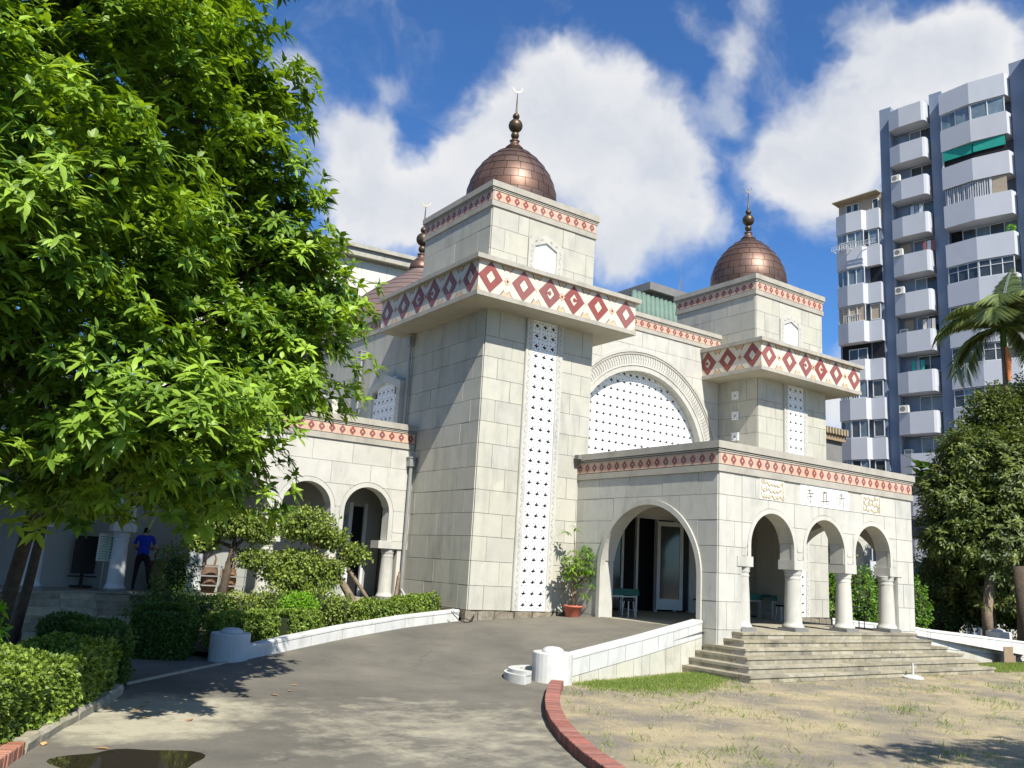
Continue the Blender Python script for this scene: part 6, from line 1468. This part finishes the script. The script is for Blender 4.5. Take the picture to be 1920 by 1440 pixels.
for i, (x, r, h, lb) in enumerate(((-6.65, .30, .78, 'largest carved wooden urn at the left of the row in the gallery'), (-6.0, .25, .72, 'carved wooden urn second from left in the gallery row'), (-5.35, .25, .74, 'carved wooden urn behind the shaded cloud-pruned shrub'), (-4.8, .22, .66, 'smaller carved wooden urn at the right end of the gallery row'))):
    t = thing('carved_urn', lb, 'urn', (x, 4.9, .955), 'carved urns in the gallery'); mb = MB(); n = 20; prof = [(r*.7, 0), (r*.9, h*.2), (r, h*.5), (r*.95, h*.8), (r*.82, h*.93), (r*.95, h)]
    mb.lathe(prof, (x, 4.9, .955), n); mb.build('body', 'carved', t, smooth=True)
    for s in (-1, 1): mb = MB(); mb.tube([(x+s*r*.5, 4.9, .955+h), (x+s*r*.55, 4.85, .955+h+.18), (x+s*r*.3, 4.82, .955+h+.3)], [.03, .025, .02], 6); mb.build('handle', 'carved', t)
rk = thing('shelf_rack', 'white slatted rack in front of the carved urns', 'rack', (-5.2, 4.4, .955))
for z in (1.15, 1.4, 1.65): mb = MB(); mb.box(-5.9, -4.5, 4.35, 4.5, z, z+.03); mb.build('shelf', 'metal', rk)  # white rack in a grey colour that stands in for its shade
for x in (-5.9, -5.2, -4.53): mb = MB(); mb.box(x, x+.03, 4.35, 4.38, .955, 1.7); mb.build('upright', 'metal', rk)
lt = thing('wall_lantern', 'black wrought-iron lantern hanging by the leftmost visible column', 'lantern', (-10.2, 3.3, 3.2)); c = (-10.15, 3.15, 3.0); mb = MB()
mb.tube([(-10.15, 3.55, 3.3), (-10.15, 3.2, 3.55), (-10.15, 3.15, 3.35)], .02, 6); mb.tube([(-9.95, 3.5, 2.7), (-9.75, 3.45, 2.75), (-9.8, 3.45, 2.9), (-9.95, 3.5, 3.0)], .014, 6); mb.lathe([(.02, .34), (.16, .2), (.17, .18), (.02, .18)], c, 6); mb.lathe([(.1, -.15), (.1, -.12), (.03, -.2)], c, 6)
for i in range(6): a = i*PI/3; mb.tube([(c[0]+.15*math.cos(a), c[1]+.15*math.sin(a), c[2]+.18), (c[0]+.1*math.cos(a), c[1]+.1*math.sin(a), c[2]-.13)], .01, 5)
mb.build('frame', 'black', lt); mb = MB(); mb.lathe([(.085, -.12), (.135, .17)], c, 6); mb.build('glass', 'glass_dark', lt)
# gallery steps
gs = thing('gallery_steps', 'dark shaded stone steps climbing to the gallery behind the hedge return', 'steps', (-9, 2.5, 0))
for i in range(6):
    z1 = .955-.16*i; y = 3.22-.30*i
    for j in range(3): slab('step_stone', gs, FR(0, y), -10.0+j*.78+.005, -9.22+j*.78-.005, -.32, 0, max(-.02, z1-.16), z1-.001, 'step')
# white board leaning by the pipe and a plank behind the first column
mb = MB(); mb.prism([(-.36, .95), (-.26, .95), (-.22, 1.75), (-.28, 1.78)], FR(0, 3.45), 0, .03); mb.build('plank', 'bark_pale', None, label='thin plank leaning beside the drain pipe at the end of the arcade', category='plank')

# ------------------------------------------------------------------ person in blue, back to the viewer
def person(x, y, z, h, face_ang):
    t = thing('person', 'person in a blue T-shirt and dark trousers standing in the gallery with their back turned', 'person', (x, y, z))
    s = h/1.72; V = {}; def_ = [('pel', (0, 0, .93), .135), ('wa', (0, 0, 1.08), .125), ('ch', (0, .0, 1.30), .15), ('nk', (0, -.01, 1.46), .062), ('hd', (0, -.03, 1.56), .085), ('ht', (0, -.02, 1.66), .085),
         ('ls', (-.19, 0, 1.40), .06), ('le', (-.27, -.02, 1.13), .045), ('lw', (-.18, -.22, 1.08), .03), ('lh', (-.12, -.30, 1.12), .034),
         ('rs', (.19, 0, 1.40), .06), ('re', (.26, -.03, 1.13), .045), ('rw', (.16, -.20, 1.05), .03), ('rh', (.10, -.27, 1.08), .034),
         ('lp', (-.10, 0, .86), .095), ('lk', (-.17, -.03, .50), .062), ('la', (-.24, .02, .10), .042), ('lt', (-.25, -.16, .04), .04),
         ('rp', (.10, 0, .86), .095), ('rk', (.13, -.02, .50), .062), ('ra', (.15, .02, .10), .042), ('rt', (.16, -.16, .04), .04)]
    names = [d[0] for d in def_]; E = [('pel', 'wa'), ('wa', 'ch'), ('ch', 'nk'), ('nk', 'hd'), ('hd', 'ht'), ('ch', 'ls'), ('ls', 'le'), ('le', 'lw'), ('lw', 'lh'), ('ch', 'rs'), ('rs', 're'), ('re', 'rw'), ('rw', 'rh'), ('pel', 'lp'), ('lp', 'lk'), ('lk', 'la'), ('la', 'lt'), ('pel', 'rp'), ('rp', 'rk'), ('rk', 'ra'), ('ra', 'rt')]
    R = [d[2] for d in def_]
    for hnd, sx in (('lh', -1), ('rh', 1)):   # five fingers each
        b = dict((d[0], d[1]) for d in def_)[hnd]; bi = names.index(hnd)
        for k, (dx, dy, dz, l) in enumerate(((.03*sx, -.02, .035, .05), (.022, -.05, .02, .07), (.008, -.055, .022, .075), (-.008, -.052, .02, .07), (-.022, -.045, .015, .055))):
            nm = hnd+str(k); names.append(nm); def_.append((nm, (b[0]+dx*1.3, b[1]+dy, b[2]+dz), .009)); R.append(.009); E.append((hnd, nm))
    me = bpy.data.meshes.new('body'); me.from_pydata([tuple(Vector(d[1])*s) for d in def_], [(names.index(a), names.index(b)) for a, b in E], [])
    o = bpy.data.objects.new('body', me); col.objects.link(o); md = o.modifiers.new('skin', 'SKIN'); md.use_smooth_shade = True
    for i, sv in enumerate(me.skin_vertices[0].data): sv.radius = (R[i]*s*(1.15 if names[i] in ('ch', 'wa', 'pel') else 1), R[i]*s*(.85 if names[i] in ('ch', 'wa', 'pel') else 1)); sv.use_root = (i == 0)
    o.modifiers.new('sub', 'SUBSURF').levels = 1
    dg = bpy.context.evaluated_depsgraph_get(); em = bpy.data.meshes.new_from_object(o.evaluated_get(dg)); bpy.data.objects.remove(o)
    M4 = Matrix.Translation((x, y, z))@Matrix.Rotation(face_ang, 4, 'Z'); em.materials.clear()
    for m in ('skin', 'trouser', 'blue', 'hair', 'black'): em.materials.append(M[m])
    for p in em.polygons:
        c = p.center/s; mi = 0
        if c.z < .10: mi = 4
        elif c.z < .97 and abs(c.x) < .33 and c.y > -.25 and not (abs(c.x) > .14 and c.z > .93): mi = 1
        elif c.z < 1.47 and c.z > 1.16 or (.95 < c.z < 1.47 and abs(c.x) < .19 and c.y > -.15): mi = 2
        elif c.z > 1.52 and (c.y > -.06 or c.z > 1.66): mi = 3
        if abs(c.x) > .2 and c.z < 1.2 and c.z > .95: mi = 0
        p.material_index = mi; p.use_smooth = True
    em.transform(M4); b = bpy.data.objects.new('body', em); link(b, t); WM[b.name] = Matrix.Identity(4)
person(-7.15, 4.75, .955, 1.70, PI-.35)
